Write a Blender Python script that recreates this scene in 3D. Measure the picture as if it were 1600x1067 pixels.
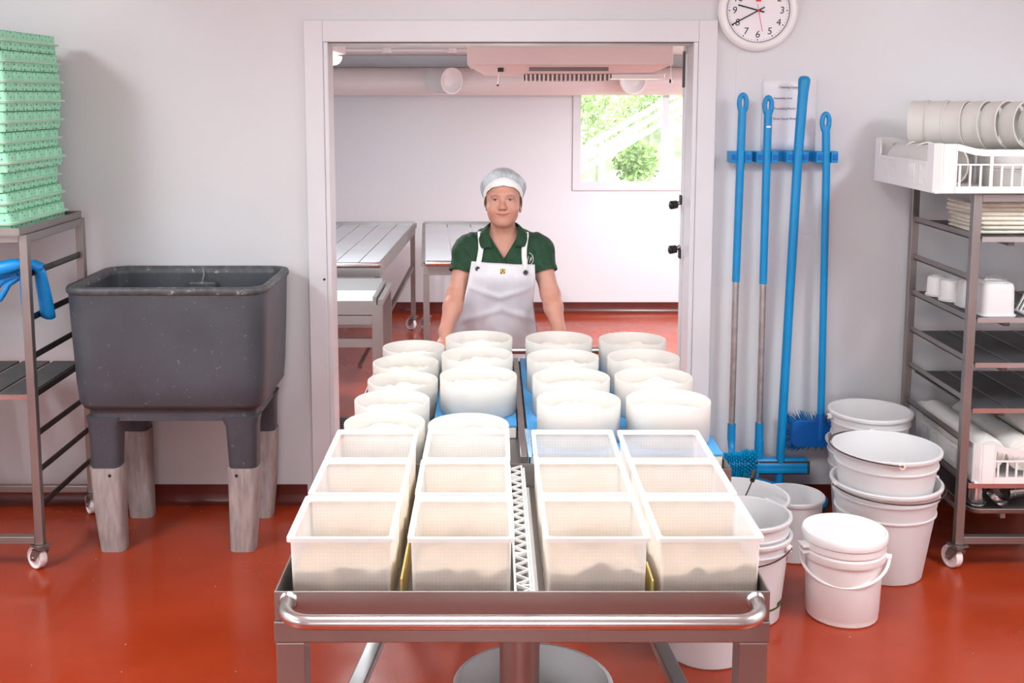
import bpy, math, random
import numpy as np
from mathutils import Vector, Matrix
PI = math.pi
rnd = random.Random(7)
for _o in list(bpy.data.objects):
    bpy.data.objects.remove(_o)
S = bpy.context.scene
COL = S.collection

# ---------------------------------------------------------------- camera
F_PX, PITCH, CAM_H = 1700.0, math.atan(0.125), 1.95
cd = bpy.data.cameras.new('camera')
cam = bpy.data.objects.new('camera', cd)
COL.objects.link(cam)
cam.location = (0, 0, CAM_H)
cam.rotation_euler = (PI / 2 - PITCH, 0, 0)
cd.sensor_fit = 'HORIZONTAL'
cd.sensor_width = 36
cd.lens = F_PX / 1600 * 36
cd.shift_x = 30 / 1600
cd.shift_y = -171 / 1600
cd.clip_start = 0.05
cd.clip_end = 200
S.camera = cam

# ---------------------------------------------------------------- world, lights, exposure
w = bpy.data.worlds.new('sky')
S.world = w
w.use_nodes = True
bg = w.node_tree.nodes['Background']
bg.inputs[0].default_value = (0.93, 0.97, 1.0, 1)
bg.inputs[1].default_value = 4.2
S.view_settings.view_transform = 'Standard'
S.view_settings.look = 'None'
S.view_settings.exposure = 0.82
S.view_settings.gamma = 1.0
S.view_settings.use_curve_mapping = False
S.cycles.use_denoising = True
S.cycles.max_bounces = 10
S.cycles.diffuse_bounces = 6
S.cycles.transparent_max_bounces = 24
S.cycles.transmission_bounces = 6
S.cycles.sample_clamp_indirect = 6.0
S.cycles.caustics_reflective = False
S.cycles.caustics_refractive = False


def area(name, loc, rot, sx, sy, power, col=(1, 1, 1)):
    l = bpy.data.lights.new(name, 'AREA')
    l.shape = 'RECTANGLE'
    l.size, l.size_y = sx, sy
    l.energy = power
    l.color = col
    o = bpy.data.objects.new(name, l)
    COL.objects.link(o)
    o.location = loc
    o.rotation_euler = rot
    return o


# lamps: (x, y, z, size along x, size along y, power, colour)
NEAR_LAMPS = [(-2.75, 2.3, 2.86, 0.5, 1.4, 41, (0.925, 0.972, 1)),
              (2.75, 2.3, 2.86, 0.5, 1.4, 41, (0.925, 0.972, 1)),
              (0.0, 2.1, 2.86, 1.4, 0.9, 25, (0.925, 0.972, 1))]  # centre panel is an added fill lamp, unseen, brightening the moulds
FAR_LAMPS = [(-0.93, 6.2, 2.19, 0.14, 0.5, 42, (0.85, 0.945, 1)),
             (1.75, 7.6, 2.19, 0.14, 1.3, 68, (0.85, 0.945, 1))]
for i, (x, y, z, sx, sy, pw, c) in enumerate(NEAR_LAMPS):
    area('lamp_light', (x, y, z - 0.045), (0, 0, 0), sx, sy, pw, c)
for i, (x, y, z, sx, sy, pw, c) in enumerate(FAR_LAMPS):
    area('lamp_light', (x, y, z - 0.075), (0, 0, 0), sx, sy, pw, c)


# ---------------------------------------------------------------- materials
class NT:
    def __init__(s, name):
        s.m = bpy.data.materials.new(name)
        s.m.use_nodes = True
        s.t = s.m.node_tree
        s.t.nodes.clear()
        s.out = s.n('ShaderNodeOutputMaterial')

    def n(s, typ, **kw):
        nd = s.t.nodes.new(typ)
        for k, v in kw.items():
            if k.startswith('i_'):
                key = k[2:]
                key = int(key) if key.isdigit() else key.replace('_', ' ')
                nd.inputs[key].default_value = v
            else:
                setattr(nd, k, v)
        return nd

    def l(s, a, ai, b, bi):
        s.t.links.new(a.outputs[ai], b.inputs[bi])

    def math(s, op, a, b=None, clamp=False):
        nd = s.n('ShaderNodeMath', operation=op, use_clamp=clamp)
        for k, v in ((0, a), (1, b)):
            if v is None:
                continue
            if isinstance(v, (int, float)):
                nd.inputs[k].default_value = v
            else:
                s.t.links.new(v, nd.inputs[k])
        return nd.outputs[0]


def rgba(c):
    return (c[0], c[1], c[2], 1)


def mat(name, col, rough=0.5, metal=0.0, var=0.06, vscale=6.0, bump=0.0, bscale=60.0, col2=None, spots=None, stretch=None,
        coat=0.0, sss=0.0, spec=0.5, rvar=0.0):
    """principled material with object-space noise in colour, roughness and fine relief"""
    t = NT(name)
    b = t.n('ShaderNodeBsdfPrincipled')
    b.inputs['Roughness'].default_value = rough
    b.inputs['Metallic'].default_value = metal
    b.inputs['Coat Weight'].default_value = coat
    b.inputs['Coat Roughness'].default_value = 0.08
    b.inputs['Specular IOR Level'].default_value = spec
    if sss:
        b.inputs['Subsurface Weight'].default_value = sss
        b.inputs['Subsurface Radius'].default_value = (0.02, 0.012, 0.008)
        b.inputs['Subsurface Scale'].default_value = 0.6
    tc = t.n('ShaderNodeTexCoord')
    mp = t.n('ShaderNodeMapping')
    t.l(tc, 'Object', mp, 0)
    if stretch:
        mp.inputs['Scale'].default_value = stretch
    nz = t.n('ShaderNodeTexNoise', i_Scale=vscale, i_Detail=4.0)
    t.l(mp, 0, nz, 'Vector')
    mx = t.n('ShaderNodeMix', data_type='RGBA')
    c2 = col2 if col2 else tuple(max(0, v * (1 - var * 2)) for v in col)
    mx.inputs[6].default_value = rgba(c2)
    mx.inputs[7].default_value = rgba(col)
    rm = t.n('ShaderNodeMapRange', i_From_Min=0.35, i_From_Max=0.62)
    t.l(nz, 'Fac', rm, 0)
    t.l(rm, 0, mx, 0)
    last = (mx, 2)
    if spots:   # (colour, scale, threshold)
        n2 = t.n('ShaderNodeTexNoise', i_Scale=spots[1], i_Detail=6.0, i_Roughness=0.7)
        t.l(tc, 'Object', n2, 'Vector')
        r2 = t.n('ShaderNodeMapRange', i_From_Min=spots[2], i_From_Max=spots[2] + 0.06)
        t.l(n2, 'Fac', r2, 0)
        m2 = t.n('ShaderNodeMix', data_type='RGBA')
        t.l(r2, 0, m2, 0)
        t.l(mx, 2, m2, 6)
        m2.inputs[7].default_value = rgba(spots[0])
        last = (m2, 2)
    t.l(last[0], last[1], b, 'Base Color')
    if rvar:
        r3 = t.n('ShaderNodeMapRange', i_From_Min=0.3, i_From_Max=0.7, i_To_Min=max(0.02, rough - rvar), i_To_Max=rough + rvar)
        t.l(nz, 'Fac', r3, 0)
        t.l(r3, 0, b, 'Roughness')
    if bump:
        n3 = t.n('ShaderNodeTexNoise', i_Scale=bscale, i_Detail=3.0)
        t.l(mp, 0, n3, 'Vector')
        bp = t.n('ShaderNodeBump', i_Strength=bump, i_Distance=0.01)
        t.l(n3, 'Fac', bp, 'Height')
        t.l(bp, 0, b, 'Normal')
    t.l(b, 0, t.out, 0)
    return t.m


def emis(name, col, strength):
    t = NT(name)
    e = t.n('ShaderNodeEmission', i_Color=rgba(col), i_Strength=strength)
    t.l(e, 0, t.out, 0)
    return t.m


def plastic_translucent(name, col, trans=0.35, clear=0.1, holes=None, rough=0.4, tcol=None):
    """thin milky plastic: diffuse + light passing through, optional drilled-hole pattern (pitch, radius share, z0, z1)"""
    t = NT(name)
    b = t.n('ShaderNodeBsdfPrincipled')
    b.inputs['Base Color'].default_value = rgba(col)
    b.inputs['Roughness'].default_value = rough
    tr = t.n('ShaderNodeBsdfTranslucent', i_Color=rgba(tcol or col))
    m1 = t.n('ShaderNodeMixShader', i_Fac=trans)
    t.l(b, 0, m1, 1)
    t.l(tr, 0, m1, 2)
    tp = t.n('ShaderNodeBsdfTransparent')
    m2 = t.n('ShaderNodeMixShader', i_Fac=clear)
    t.l(m1, 0, m2, 1)
    t.l(tp, 0, m2, 2)
    tc = t.n('ShaderNodeTexCoord')
    nz = t.n('ShaderNodeTexNoise', i_Scale=14.0, i_Detail=3.0)
    t.l(tc, 'Object', nz, 'Vector')
    rr = t.n('ShaderNodeMapRange', i_From_Min=0.3, i_From_Max=0.7, i_To_Min=clear * 0.75, i_To_Max=clear * 1.25)
    t.l(nz, 'Fac', rr, 0)
    fac = rr.outputs[0]
    if holes:
        pitch, rad, z0, z1 = holes
        sx = t.n('ShaderNodeSeparateXYZ')
        t.l(tc, 'Object', sx, 0)
        u = t.math('ADD', sx.outputs[0], sx.outputs[1])
        fu = t.math('SUBTRACT', t.math('FRACT', t.math('DIVIDE', u, pitch)), 0.5)
        fv = t.math('SUBTRACT', t.math('FRACT', t.math('DIVIDE', sx.outputs[2], pitch)), 0.5)
        d = t.math('SQRT', t.math('ADD', t.math('MULTIPLY', fu, fu), t.math('MULTIPLY', fv, fv)))
        hole = t.math('LESS_THAN', d, rad)
        hole = t.math('MULTIPLY', hole, t.math('GREATER_THAN', sx.outputs[2], z0))
        hole = t.math('MULTIPLY', hole, t.math('LESS_THAN', sx.outputs[2], z1))
        fac = t.math('MAXIMUM', fac, t.math('MULTIPLY', hole, 0.36))
    t.t.links.new(fac, m2.inputs[0])
    t.l(m2, 0, t.out, 0)
    return t.m


def dotted(name, col, dot, pitch, rad, rough=0.45):
    """plastic with a sparse punched-dot pattern"""
    t = NT(name)
    b = t.n('ShaderNodeBsdfPrincipled')
    b.inputs['Roughness'].default_value = rough
    tc = t.n('ShaderNodeTexCoord')
    vo = t.n('ShaderNodeTexVoronoi', i_Scale=1.0 / pitch, i_Randomness=0.35)
    t.l(tc, 'Object', vo, 'Vector')
    lt = t.math('LESS_THAN', vo.outputs['Distance'], rad)
    mx = t.n('ShaderNodeMix', data_type='RGBA')
    t.t.links.new(lt, mx.inputs[0])
    mx.inputs[6].default_value = rgba(col)
    mx.inputs[7].default_value = rgba(dot)
    t.l(mx, 2, b, 'Base Color')
    t.l(b, 0, t.out, 0)
    return t.m


M = {}
M['wall'] = mat('wall_panel', (0.69, 0.702, 0.72), 0.32, var=0.01, vscale=1.2, bump=0.02, bscale=30)
M['wall_far'] = mat('far_wall_panel', (0.76, 0.78, 0.80), 0.4, var=0.01, vscale=1.0)
M['ceil'] = mat('ceiling_white', (0.80, 0.80, 0.80), 0.5, var=0.01)
M['frame'] = mat('door_frame_white', (0.725, 0.74, 0.77), 0.3, var=0.01)
M['red_base'] = mat('red_skirting', (0.12, 0.016, 0.009), 0.3, var=0.08)
M['steel'] = mat('stainless_steel', (0.34, 0.315, 0.30), 0.40, 0.88, var=0.03, vscale=5, rvar=0.05)
M['steel_spot'] = mat('stainless_with_drops', (0.33, 0.305, 0.295), 0.38, 0.88, var=0.03, vscale=6, spots=((0.62, 0.60, 0.59), 26, 0.69), rvar=0.05)
M['steel_bright'] = mat('polished_steel', (0.66, 0.64, 0.63), 0.24, 1.0, var=0.05, vscale=9, spots=((0.6, 0.6, 0.6), 60, 0.70))
M['steel_dark'] = mat('dark_steel', (0.16, 0.155, 0.15), 0.42, 1.0, var=0.15, vscale=9)
M['shelf_dark'] = mat('dark_shelf_panel', (0.075, 0.077, 0.08), 0.5, var=0.15, vscale=10)
M['alu'] = mat('aluminium_tube', (0.60, 0.59, 0.58), 0.42, 1.0, var=0.12, vscale=30)
M['white_pl'] = mat('white_plastic', (0.86, 0.855, 0.845), 0.38, var=0.01, vscale=5)
M['white_gloss'] = mat('white_gloss_plastic', (0.86, 0.86, 0.86), 0.22, var=0.01)
M['cream_pl'] = mat('cream_plastic', (0.82, 0.79, 0.73), 0.45, var=0.03)
M['bucket'] = plastic_translucent('bucket_plastic', (0.84, 0.835, 0.84), 0.22, 0.0, rough=0.36)
M['mould'] = plastic_translucent('mould_plastic', (0.80, 0.785, 0.755), 0.38, 0.08, rough=0.42, tcol=(0.99, 0.975, 0.94))
M['crate'] = plastic_translucent('crate_plastic', (0.95, 0.94, 0.925), 0.50, 0.25, holes=(0.0085, 0.17, 0.055, 0.172), rough=0.42, tcol=(0.99, 0.975, 0.94))
M['crate_rim'] = plastic_translucent('crate_rim_plastic', (0.90, 0.89, 0.87), 0.30, 0.0, rough=0.4)
M['curd'] = mat('cheese_curd', (0.54, 0.40, 0.26), 0.7, var=0.05, vscale=40, bump=0.5, bscale=90, col2=(0.48, 0.35, 0.21))  # darker than the cream curd itself; missing backlight put into the colour
M['curd_pale'] = mat('fresh_curd', (0.88, 0.85, 0.76), 0.65, var=0.03, vscale=40, bump=0.5, bscale=90)
M['whey'] = mat('whey_streak', (0.80, 0.61, 0.18), 0.25, var=0.15, vscale=30)
M['green'] = dotted('green_mould_plastic', (0.36, 0.78, 0.54), (0.07, 0.28, 0.17), 0.020, 0.24)
M['green_rim'] = mat('pale_green_rim', (0.58, 0.86, 0.68), 0.4, var=0.03)
M['grey_tub'] = mat('grey_tub_plastic', (0.070, 0.080, 0.096), 0.45, var=0.12, vscale=4, spots=((0.17, 0.18, 0.19), 44, 0.625), rvar=0.08, bump=0.05, bscale=40)
M['grey_rim'] = mat('worn_tub_rim', (0.085, 0.092, 0.10), 0.5, var=0.2, vscale=30, spots=((0.36, 0.36, 0.37), 30, 0.60))
M['sleeve'] = mat('weathered_leg_sleeve', (0.40, 0.36, 0.345), 0.62, var=0.14, vscale=16, stretch=(4, 4, 0.7), bump=0.15, bscale=60)
M['blue'] = mat('blue_handle_plastic', (0.0, 0.275, 0.62), 0.36, var=0.05)
M['blue_br'] = mat('blue_bristle', (0.0, 0.22, 0.55), 0.5, var=0.12, vscale=40)
M['blue_dk'] = mat('deep_blue_plastic', (0.0, 0.13, 0.50), 0.38, var=0.05)
M['cyan_br'] = mat('light_blue_bristle', (0.0, 0.37, 0.66), 0.45, var=0.10, vscale=40)
M['glove'] = mat('blue_rubber_glove', (0.0, 0.27, 0.72), 0.42, var=0.08, vscale=14, bump=0.1, bscale=40)
M['bluemat'] = mat('blue_drain_mat', (0.07, 0.36, 0.74), 0.5, var=0.06, vscale=90, bump=0.5, bscale=260)
M['bluenet'] = mat('pale_blue_net', (0.38, 0.62, 0.84), 0.6, var=0.2, vscale=160, bump=0.4, bscale=200)
M['black'] = mat('black_plastic', (0.012, 0.012, 0.013), 0.4, var=0.1)
M['rubber'] = mat('grey_rubber', (0.05, 0.05, 0.05), 0.6, var=0.1)
M['wire'] = mat('rusty_wire', (0.10, 0.055, 0.045), 0.5, 0.6, var=0.25, vscale=50)
M['rust'] = mat('rust_end', (0.42, 0.17, 0.05), 0.8, var=0.2, vscale=60)
M['paper'] = mat('paper', (0.86, 0.86, 0.90), 0.6, var=0.01)
M['ink'] = mat('grey_ink', (0.18, 0.18, 0.21), 0.7, var=0.05)
M['redink'] = mat('red_print', (0.70, 0.04, 0.03), 0.6, var=0.05)
M['greenink'] = mat('dark_green_print', (0.05, 0.10, 0.03), 0.6, var=0.05)
M['black_ink'] = mat('black_print', (0.015, 0.015, 0.017), 0.6, var=0.05)
M['cloth'] = mat('cream_cloth', (0.84, 0.80, 0.69), 0.85, var=0.05, vscale=30, bump=0.3, bscale=300)
M['cloth_w'] = mat('white_cloth', (0.86, 0.84, 0.80), 0.85, var=0.03, vscale=20, bump=0.3, bscale=300)
M['leaf'] = mat('bank_leaf', (0.30, 0.46, 0.13), 0.6, var=0.3, vscale=2)
M['bank'] = mat('grass_bank', (0.42, 0.50, 0.30), 0.9, var=0.3, vscale=3)
M['rail_pale'] = mat('pale_timber_rail', (0.62, 0.66, 0.66), 0.8, var=0.1)
M['lamp'] = emis('lamp_diffuser', (1, 0.99, 0.97), 3.0)
M['ac'] = mat('unit_casing', (0.84, 0.76, 0.72), 0.45, var=0.01)
M['grille'] = mat('grille_grey', (0.22, 0.21, 0.20), 0.5, var=0.1)
M['duct'] = mat('white_duct', (0.86, 0.82, 0.80), 0.28, var=0.01)


def make_floor_material():
    t = NT('red_resin_floor')
    b = t.n('ShaderNodeBsdfPrincipled')
    tc = t.n('ShaderNodeTexCoord')
    n1 = t.n('ShaderNodeTexNoise', i_Scale=2.2, i_Detail=6.0, i_Roughness=0.6)
    t.l(tc, 'Object', n1, 'Vector')
    r1 = t.n('ShaderNodeMapRange', i_From_Min=0.35, i_From_Max=0.65)
    t.l(n1, 'Fac', r1, 0)
    mx = t.n('ShaderNodeMix', data_type='RGBA')
    mx.inputs[6].default_value = (0.33, 0.037, 0.010, 1)
    mx.inputs[7].default_value = (0.39, 0.047, 0.014, 1)
    t.l(r1, 0, mx, 0)
    # dried splashes
    v = t.n('ShaderNodeTexVoronoi', i_Scale=9.0)
    t.l(tc, 'Object', v, 'Vector')
    d = t.math('LESS_THAN', v.outputs['Distance'], 0.026)
    m2 = t.n('ShaderNodeMix', data_type='RGBA')
    t.t.links.new(t.math('MULTIPLY', d, 0.7), m2.inputs[0])
    t.l(mx, 2, m2, 6)
    m2.inputs[7].default_value = (0.80, 0.55, 0.42, 1)
    t.l(m2, 2, b, 'Base Color')
    n2 = t.n('ShaderNodeTexNoise', i_Scale=1.3, i_Detail=5.0)
    t.l(tc, 'Object', n2, 'Vector')
    r2 = t.n('ShaderNodeMapRange', i_From_Min=0.4, i_From_Max=0.62, i_To_Min=0.14, i_To_Max=0.28)
    t.l(n2, 'Fac', r2, 0)
    t.l(r2, 0, b, 'Roughness')
    n3 = t.n('ShaderNodeTexNoise', i_Scale=120.0, i_Detail=2.0)
    t.l(tc, 'Object', n3, 'Vector')
    bp = t.n('ShaderNodeBump', i_Strength=0.05, i_Distance=0.004)
    t.l(n3, 'Fac', bp, 'Height')
    t.l(bp, 0, b, 'Normal')
    t.l(b, 0, t.out, 0)
    return t.m


M['floor'] = make_floor_material()


# ---------------------------------------------------------------- mesh helpers
def wloc(o):
    v = Vector((0, 0, 0))
    while o is not None:
        v += o.location
        o = o.parent
    return v


class MB:
    def __init__(s):
        s.v, s.f = [], []

    def add(s, vs, fs):
        k = len(s.v)
        s.v += [tuple(v) for v in vs]
        s.f += [tuple(i + k for i in f) for f in fs]
        return s

    def box(s, x0, x1, y0, y1, z0, z1):
        vs = [(x, y, z) for z in (z0, z1) for y in (y0, y1) for x in (x0, x1)]
        return s.add(vs, [(0, 2, 3, 1), (4, 5, 7, 6), (0, 1, 5, 4), (2, 6, 7, 3), (0, 4, 6, 2), (1, 3, 7, 5)])

    def obox(s, c, size, mtx):
        hx, hy, hz = size[0] / 2, size[1] / 2, size[2] / 2
        vs = [Vector(c) + mtx @ Vector((x, y, z)) for z in (-hz, hz) for y in (-hy, hy) for x in (-hx, hx)]
        return s.add(vs, [(0, 2, 3, 1), (4, 5, 7, 6), (0, 1, 5, 4), (2, 6, 7, 3), (0, 4, 6, 2), (1, 3, 7, 5)])

    def bar(s, p0, p1, wx, wy, up=(0, 0, 1)):
        """rectangular bar from p0 to p1; wx across, wy along 'up'"""
        p0, p1 = Vector(p0), Vector(p1)
        d = (p1 - p0)
        L = d.length
        d.normalize()
        u = Vector(up)
        if abs(d.dot(u)) > 0.95:
            u = Vector((0, 1, 0))
        a = d.cross(u).normalized()
        u = a.cross(d).normalized()
        m = Matrix((a, d, u)).transposed()
        return s.obox((p0 + p1) / 2, (wx, L, wy), m)

    def loft(s, loops, cap0=True, cap1=True, closed=True):
        n = len(loops[0])
        vs = [p for lp in loops for p in lp]
        fs = []
        for i in range(len(loops) - 1):
            for j in range(n if closed else n - 1):
                a, b = i * n + j, i * n + (j + 1) % n
                fs.append((a, b, b + n, a + n))
        if cap0:
            fs.append(tuple(reversed(range(n))))
        if cap1:
            fs.append(tuple(range((len(loops) - 1) * n, len(loops) * n)))
        return s.add(vs, fs)

    def lathe(s, prof, c=(0, 0, 0), n=40, a0=0.0, a1=2 * PI, cap0=False, cap1=False):
        full = abs(a1 - a0 - 2 * PI) < 1e-6
        m = n if full else n + 1
        loops = []
        for r, z in prof:
            loops.append([(c[0] + r * math.cos(a0 + (a1 - a0) * i / n), c[1] + r * math.sin(a0 + (a1 - a0) * i / n), c[2] + z) for i in range(m)])
        return s.loft(loops, cap0, cap1, full)

    def cyl(s, p0, p1, r0, r1=None, n=16):
        return s.tube([p0, p1], r0 if r1 is None else [r0, r1], n)

    def tube(s, path, r, n=10, caps=True, closed=False):
        path = [Vector(p) for p in path]
        k = len(path)
        rs = r if isinstance(r, (list, tuple)) else [r] * k
        loops = []
        ref = None
        for i, p in enumerate(path):
            if closed:
                d = path[(i + 1) % k] - path[i - 1]
            else:
                d = (path[min(i + 1, k - 1)] - path[max(i - 1, 0)])
            d.normalize()
            if ref is None:
                ref = Vector((0, 0, 1)) if abs(d.z) < 0.9 else Vector((1, 0, 0))
            a = d.cross(ref)
            if a.length < 1e-4:
                a = d.cross(Vector((0, 1, 0)))
            a.normalize()
            b = a.cross(d).normalized()
            ref = b
            loops.append([p + (a * math.cos(t) + b * math.sin(t)) * rs[i] for t in (2 * PI * j / n for j in range(n))])
        if closed:
            loops.append(loops[0])
            caps = False
        return s.loft(loops, caps, caps)

    def prism(s, pts, axis, t0, t1):
        """extrude a polygon given as 2D points in the plane normal to axis (0 x, 1 y, 2 z)"""
        def mk(p, t):
            q = [0, 0, 0]
            o = [i for i in range(3) if i != axis]
            q[o[0]], q[o[1]], q[axis] = p[0], p[1], t
            return q
        return s.loft([[mk(p, t0) for p in pts], [mk(p, t1) for p in pts]])

    def sphere(s, c, r, n=16, m=10, sc=(1, 1, 1)):
        loops = []
        for i in range(1, m):
            a = -PI / 2 + PI * i / m
            loops.append([(c[0] + r * sc[0] * math.cos(a) * math.cos(t), c[1] + r * sc[1] * math.cos(a) * math.sin(t), c[2] + r * sc[2] * math.sin(a)) for t in (2 * PI * j / n for j in range(n))])
        return s.loft(loops)

    def build(s, name, m, parent=None, smooth=False, bevel=0.0, seg=2, angle=40, world=True, kind=None, solid=0.0):
        me = bpy.data.meshes.new(name)
        off = wloc(parent) if (parent is not None and world) else Vector((0, 0, 0))
        me.from_pydata([(v[0] - off.x, v[1] - off.y, v[2] - off.z) for v in s.v], [], s.f)
        me.materials.append(M[m] if isinstance(m, str) else m)
        # consistent outward normals
        import bmesh
        bm = bmesh.new()
        bm.from_mesh(me)
        bmesh.ops.recalc_face_normals(bm, faces=bm.faces)
        bm.to_mesh(me)
        bm.free()
        if smooth:
            for p in me.polygons:
                p.use_smooth = True
            me.set_sharp_from_angle(angle=math.radians(angle))
        o = bpy.data.objects.new(name, me)
        COL.objects.link(o)
        if parent is not None:
            o.parent = parent
        if solid:
            md = o.modifiers.new('solid', 'SOLIDIFY')
            md.thickness = solid
            md.offset = 0
        if bevel:
            md = o.modifiers.new('bevel', 'BEVEL')
            md.width = bevel
            md.segments = seg
            md.limit_method = 'ANGLE'
            md.angle_limit = math.radians(35)
        if kind:
            o['kind'] = kind
        return o


def tag(o, label=None, cat=None, group=None, kind=None):
    if label:
        o['label'] = label
    if cat:
        o['category'] = cat
    if group:
        o['group'] = group
    if kind:
        o['kind'] = kind
    return o


def thing(name, label, cat, loc=(0, 0, 0), group=None):
    o = bpy.data.objects.new(name, None)
    COL.objects.link(o)
    o.location = loc
    o.empty_display_size = 0.05
    return tag(o, label, cat, group)


def copy_tree(o, parent=None):
    c = o.copy()
    COL.objects.link(c)
    c.parent = parent
    for ch in list(o.children):
        copy_tree(ch, c)
    return c


def struct(o):
    o['kind'] = 'structure'
    return o


def rrect(cx, cy, w_, d_, r, z, n=6):
    pts = []
    for (sx, sy, a0) in ((1, 1, 0), (-1, 1, PI / 2), (-1, -1, PI), (1, -1, 1.5 * PI)):
        for i in range(n + 1):
            a = a0 + PI / 2 * i / n
            pts.append((cx + sx * (w_ / 2 - r) + r * math.cos(a), cy + sy * (d_ / 2 - r) + r * math.sin(a), z))
    return pts


def text(s, size, m, loc, rot, parent=None, name='lettering', align='LEFT', ext=0.0004, shear=0.0):
    cu = bpy.data.curves.new(name, 'FONT')
    cu.body = s
    cu.size = size
    cu.align_x = align
    cu.align_y = 'CENTER'
    cu.extrude = ext
    cu.shear = shear
    cu.materials.append(M[m])
    tmp = bpy.data.objects.new(name, cu)
    COL.objects.link(tmp)
    bpy.context.view_layer.update()
    me = bpy.data.meshes.new_from_object(tmp.evaluated_get(bpy.context.evaluated_depsgraph_get()))
    bpy.data.objects.remove(tmp)
    o = bpy.data.objects.new(name, me)
    COL.objects.link(o)
    if parent is not None:
        o.parent = parent
        loc = Vector(loc) - wloc(parent)
    o.location = loc
    o.rotation_euler = rot
    return o


# ---------------------------------------------------------------- the setting
WY, WT = 5.05, 0.12          # partition wall front face and thickness
FY = 9.717                    # far wall
XL, XR, YB, CH = -3.45, 3.5, -2.2, 2.95
FXL, FXR, FCH = -2.6, 2.9, 2.30
OL, OR, OT = -0.752, 0.916, 2.188
struct(MB().box(XL - 0.1, XR + 0.1, YB - 0.1, FY + 0.1, -0.1, 0).build('floor', 'floor'))
b = MB()
b.box(XL, OL - 0.02, WY, WY + WT, 0, CH).box(OR + 0.02, XR, WY, WY + WT, 0, CH).box(OL - 0.02, OR + 0.02, WY, WY + WT, OT + 0.02, CH)
struct(b.build('wall_back', 'wall'))
struct(MB().box(XR, XR + 0.1, YB, WY + WT, 0, CH).build('wall_right', 'wall'))
b = MB()   # left wall with a daylight window beside the camera
wy0, wy1, wz0, wz1 = -0.9, 1.1, 1.15, 2.25
b.box(XL - 0.1, XL, YB, wy0, 0, CH).box(XL - 0.1, XL, wy1, WY + WT, 0, CH)
b.box(XL - 0.1, XL, wy0, wy1, 0, wz0).box(XL - 0.1, XL, wy0, wy1, wz1, CH)
struct(b.build('wall_left', 'wall'))
b = MB()   # wall behind the camera with an unseen window added for front fill light
qx0, qx1, qz0, qz1 = -1.2, 1.2, 1.15, 2.3
b.box(XL - 0.1, qx0, YB - 0.1, YB, 0, CH).box(qx1, XR + 0.1, YB - 0.1, YB, 0, CH)
b.box(qx0, qx1, YB - 0.1, YB, 0, qz0).box(qx0, qx1, YB - 0.1, YB, qz1, CH)
struct(b.build('wall_front', 'wall'))
b = MB()
for x in (qx0, -0.03, qx1 - 0.06):
    b.box(x, x + 0.06, YB - 0.08, YB - 0.02, qz0, qz1)
b.box(qx0, qx1, YB - 0.08, YB - 0.02, qz0, qz0 + 0.06).box(qx0, qx1, YB - 0.08, YB - 0.02, qz1 - 0.06, qz1)
struct(b.build('window_fill', 'frame'))
struct(MB().box(XL - 0.1, XR + 0.1, YB - 0.1, WY + WT, CH, CH + 0.1).build('ceiling', 'ceil'))
# far room shell
b = MB()
wx0, wx1, wfz0, wfz1 = 0.783, 2.25, 1.183, 1.967
b.box(FXL, wx0, FY, FY + 0.12, 0, FCH).box(wx1, FXR, FY, FY + 0.12, 0, FCH)
b.box(wx0, wx1, FY, FY + 0.12, 0, wfz0).box(wx0, wx1, FY, FY + 0.12, wfz1, FCH)
struct(b.build('wall_far', 'wall_far'))
struct(MB().box(FXL - 0.1, FXL, WY + WT, FY + 0.12, 0, FCH).build('wall_far_left', 'wall_far'))
struct(MB().box(FXR, FXR + 0.1, WY + WT, FY + 0.12, 0, FCH).build('wall_far_right', 'wall_far'))
struct(MB().box(FXL - 0.1, FXR + 0.1, WY + WT, FY + 0.12, FCH, FCH + 0.1).build('ceiling_far', 'ceil'))
# window in the left wall (out of view)
wn = MB()
for y0, y1 in ((wy0, wy0 + 0.05), (wy1 - 0.05, wy1), (0.075, 0.125)):
    wn.box(XL - 0.09, XL - 0.03, y0, y1, wz0, wz1)
wn.box(XL - 0.09, XL - 0.03, wy0, wy1, wz0, wz0 + 0.05).box(XL - 0.09, XL - 0.03, wy0, wy1, wz1 - 0.05, wz1)
struct(wn.build('window_2', 'frame'))
# red coved skirtings
def skirting(name, runs):
    for i, (p0, p1, nrm) in enumerate(runs):
        p0, p1, nv = Vector(p0), Vector(p1), Vector(nrm)
        prof = [(0, 0.095), (0.006, 0.095), (0.006, 0.05), (0.012, 0.025), (0.022, 0.010), (0.036, 0.001), (0, 0.001)]
        mb.loft([[p + nv * a + Vector((0, 0, z)) for a, z in prof] for p in (p0, p1)])
    return
mb = MB()
skirting('b', [((XL, WY, 0), (OL - 0.14, WY, 0), (0, -1, 0)), ((OR + 0.14, WY, 0), (XR, WY, 0), (0, -1, 0))])
struct(mb.build('baseboard_back', 'red_base', smooth=True))
mb = MB()
skirting('f', [((FXL, FY, 0), (FXR, FY, 0), (0, -1, 0))])
struct(mb.build('baseboard_far', 'red_base', smooth=True))
mb = MB()
skirting('l', [((FXL, WY + WT, 0), (FXL, FY, 0), (1, 0, 0)), ((FXR, WY + WT, 0), (FXR, FY, 0), (-1, 0, 0))])
struct(mb.build('baseboard_far_sides', 'red_base', smooth=True))

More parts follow.
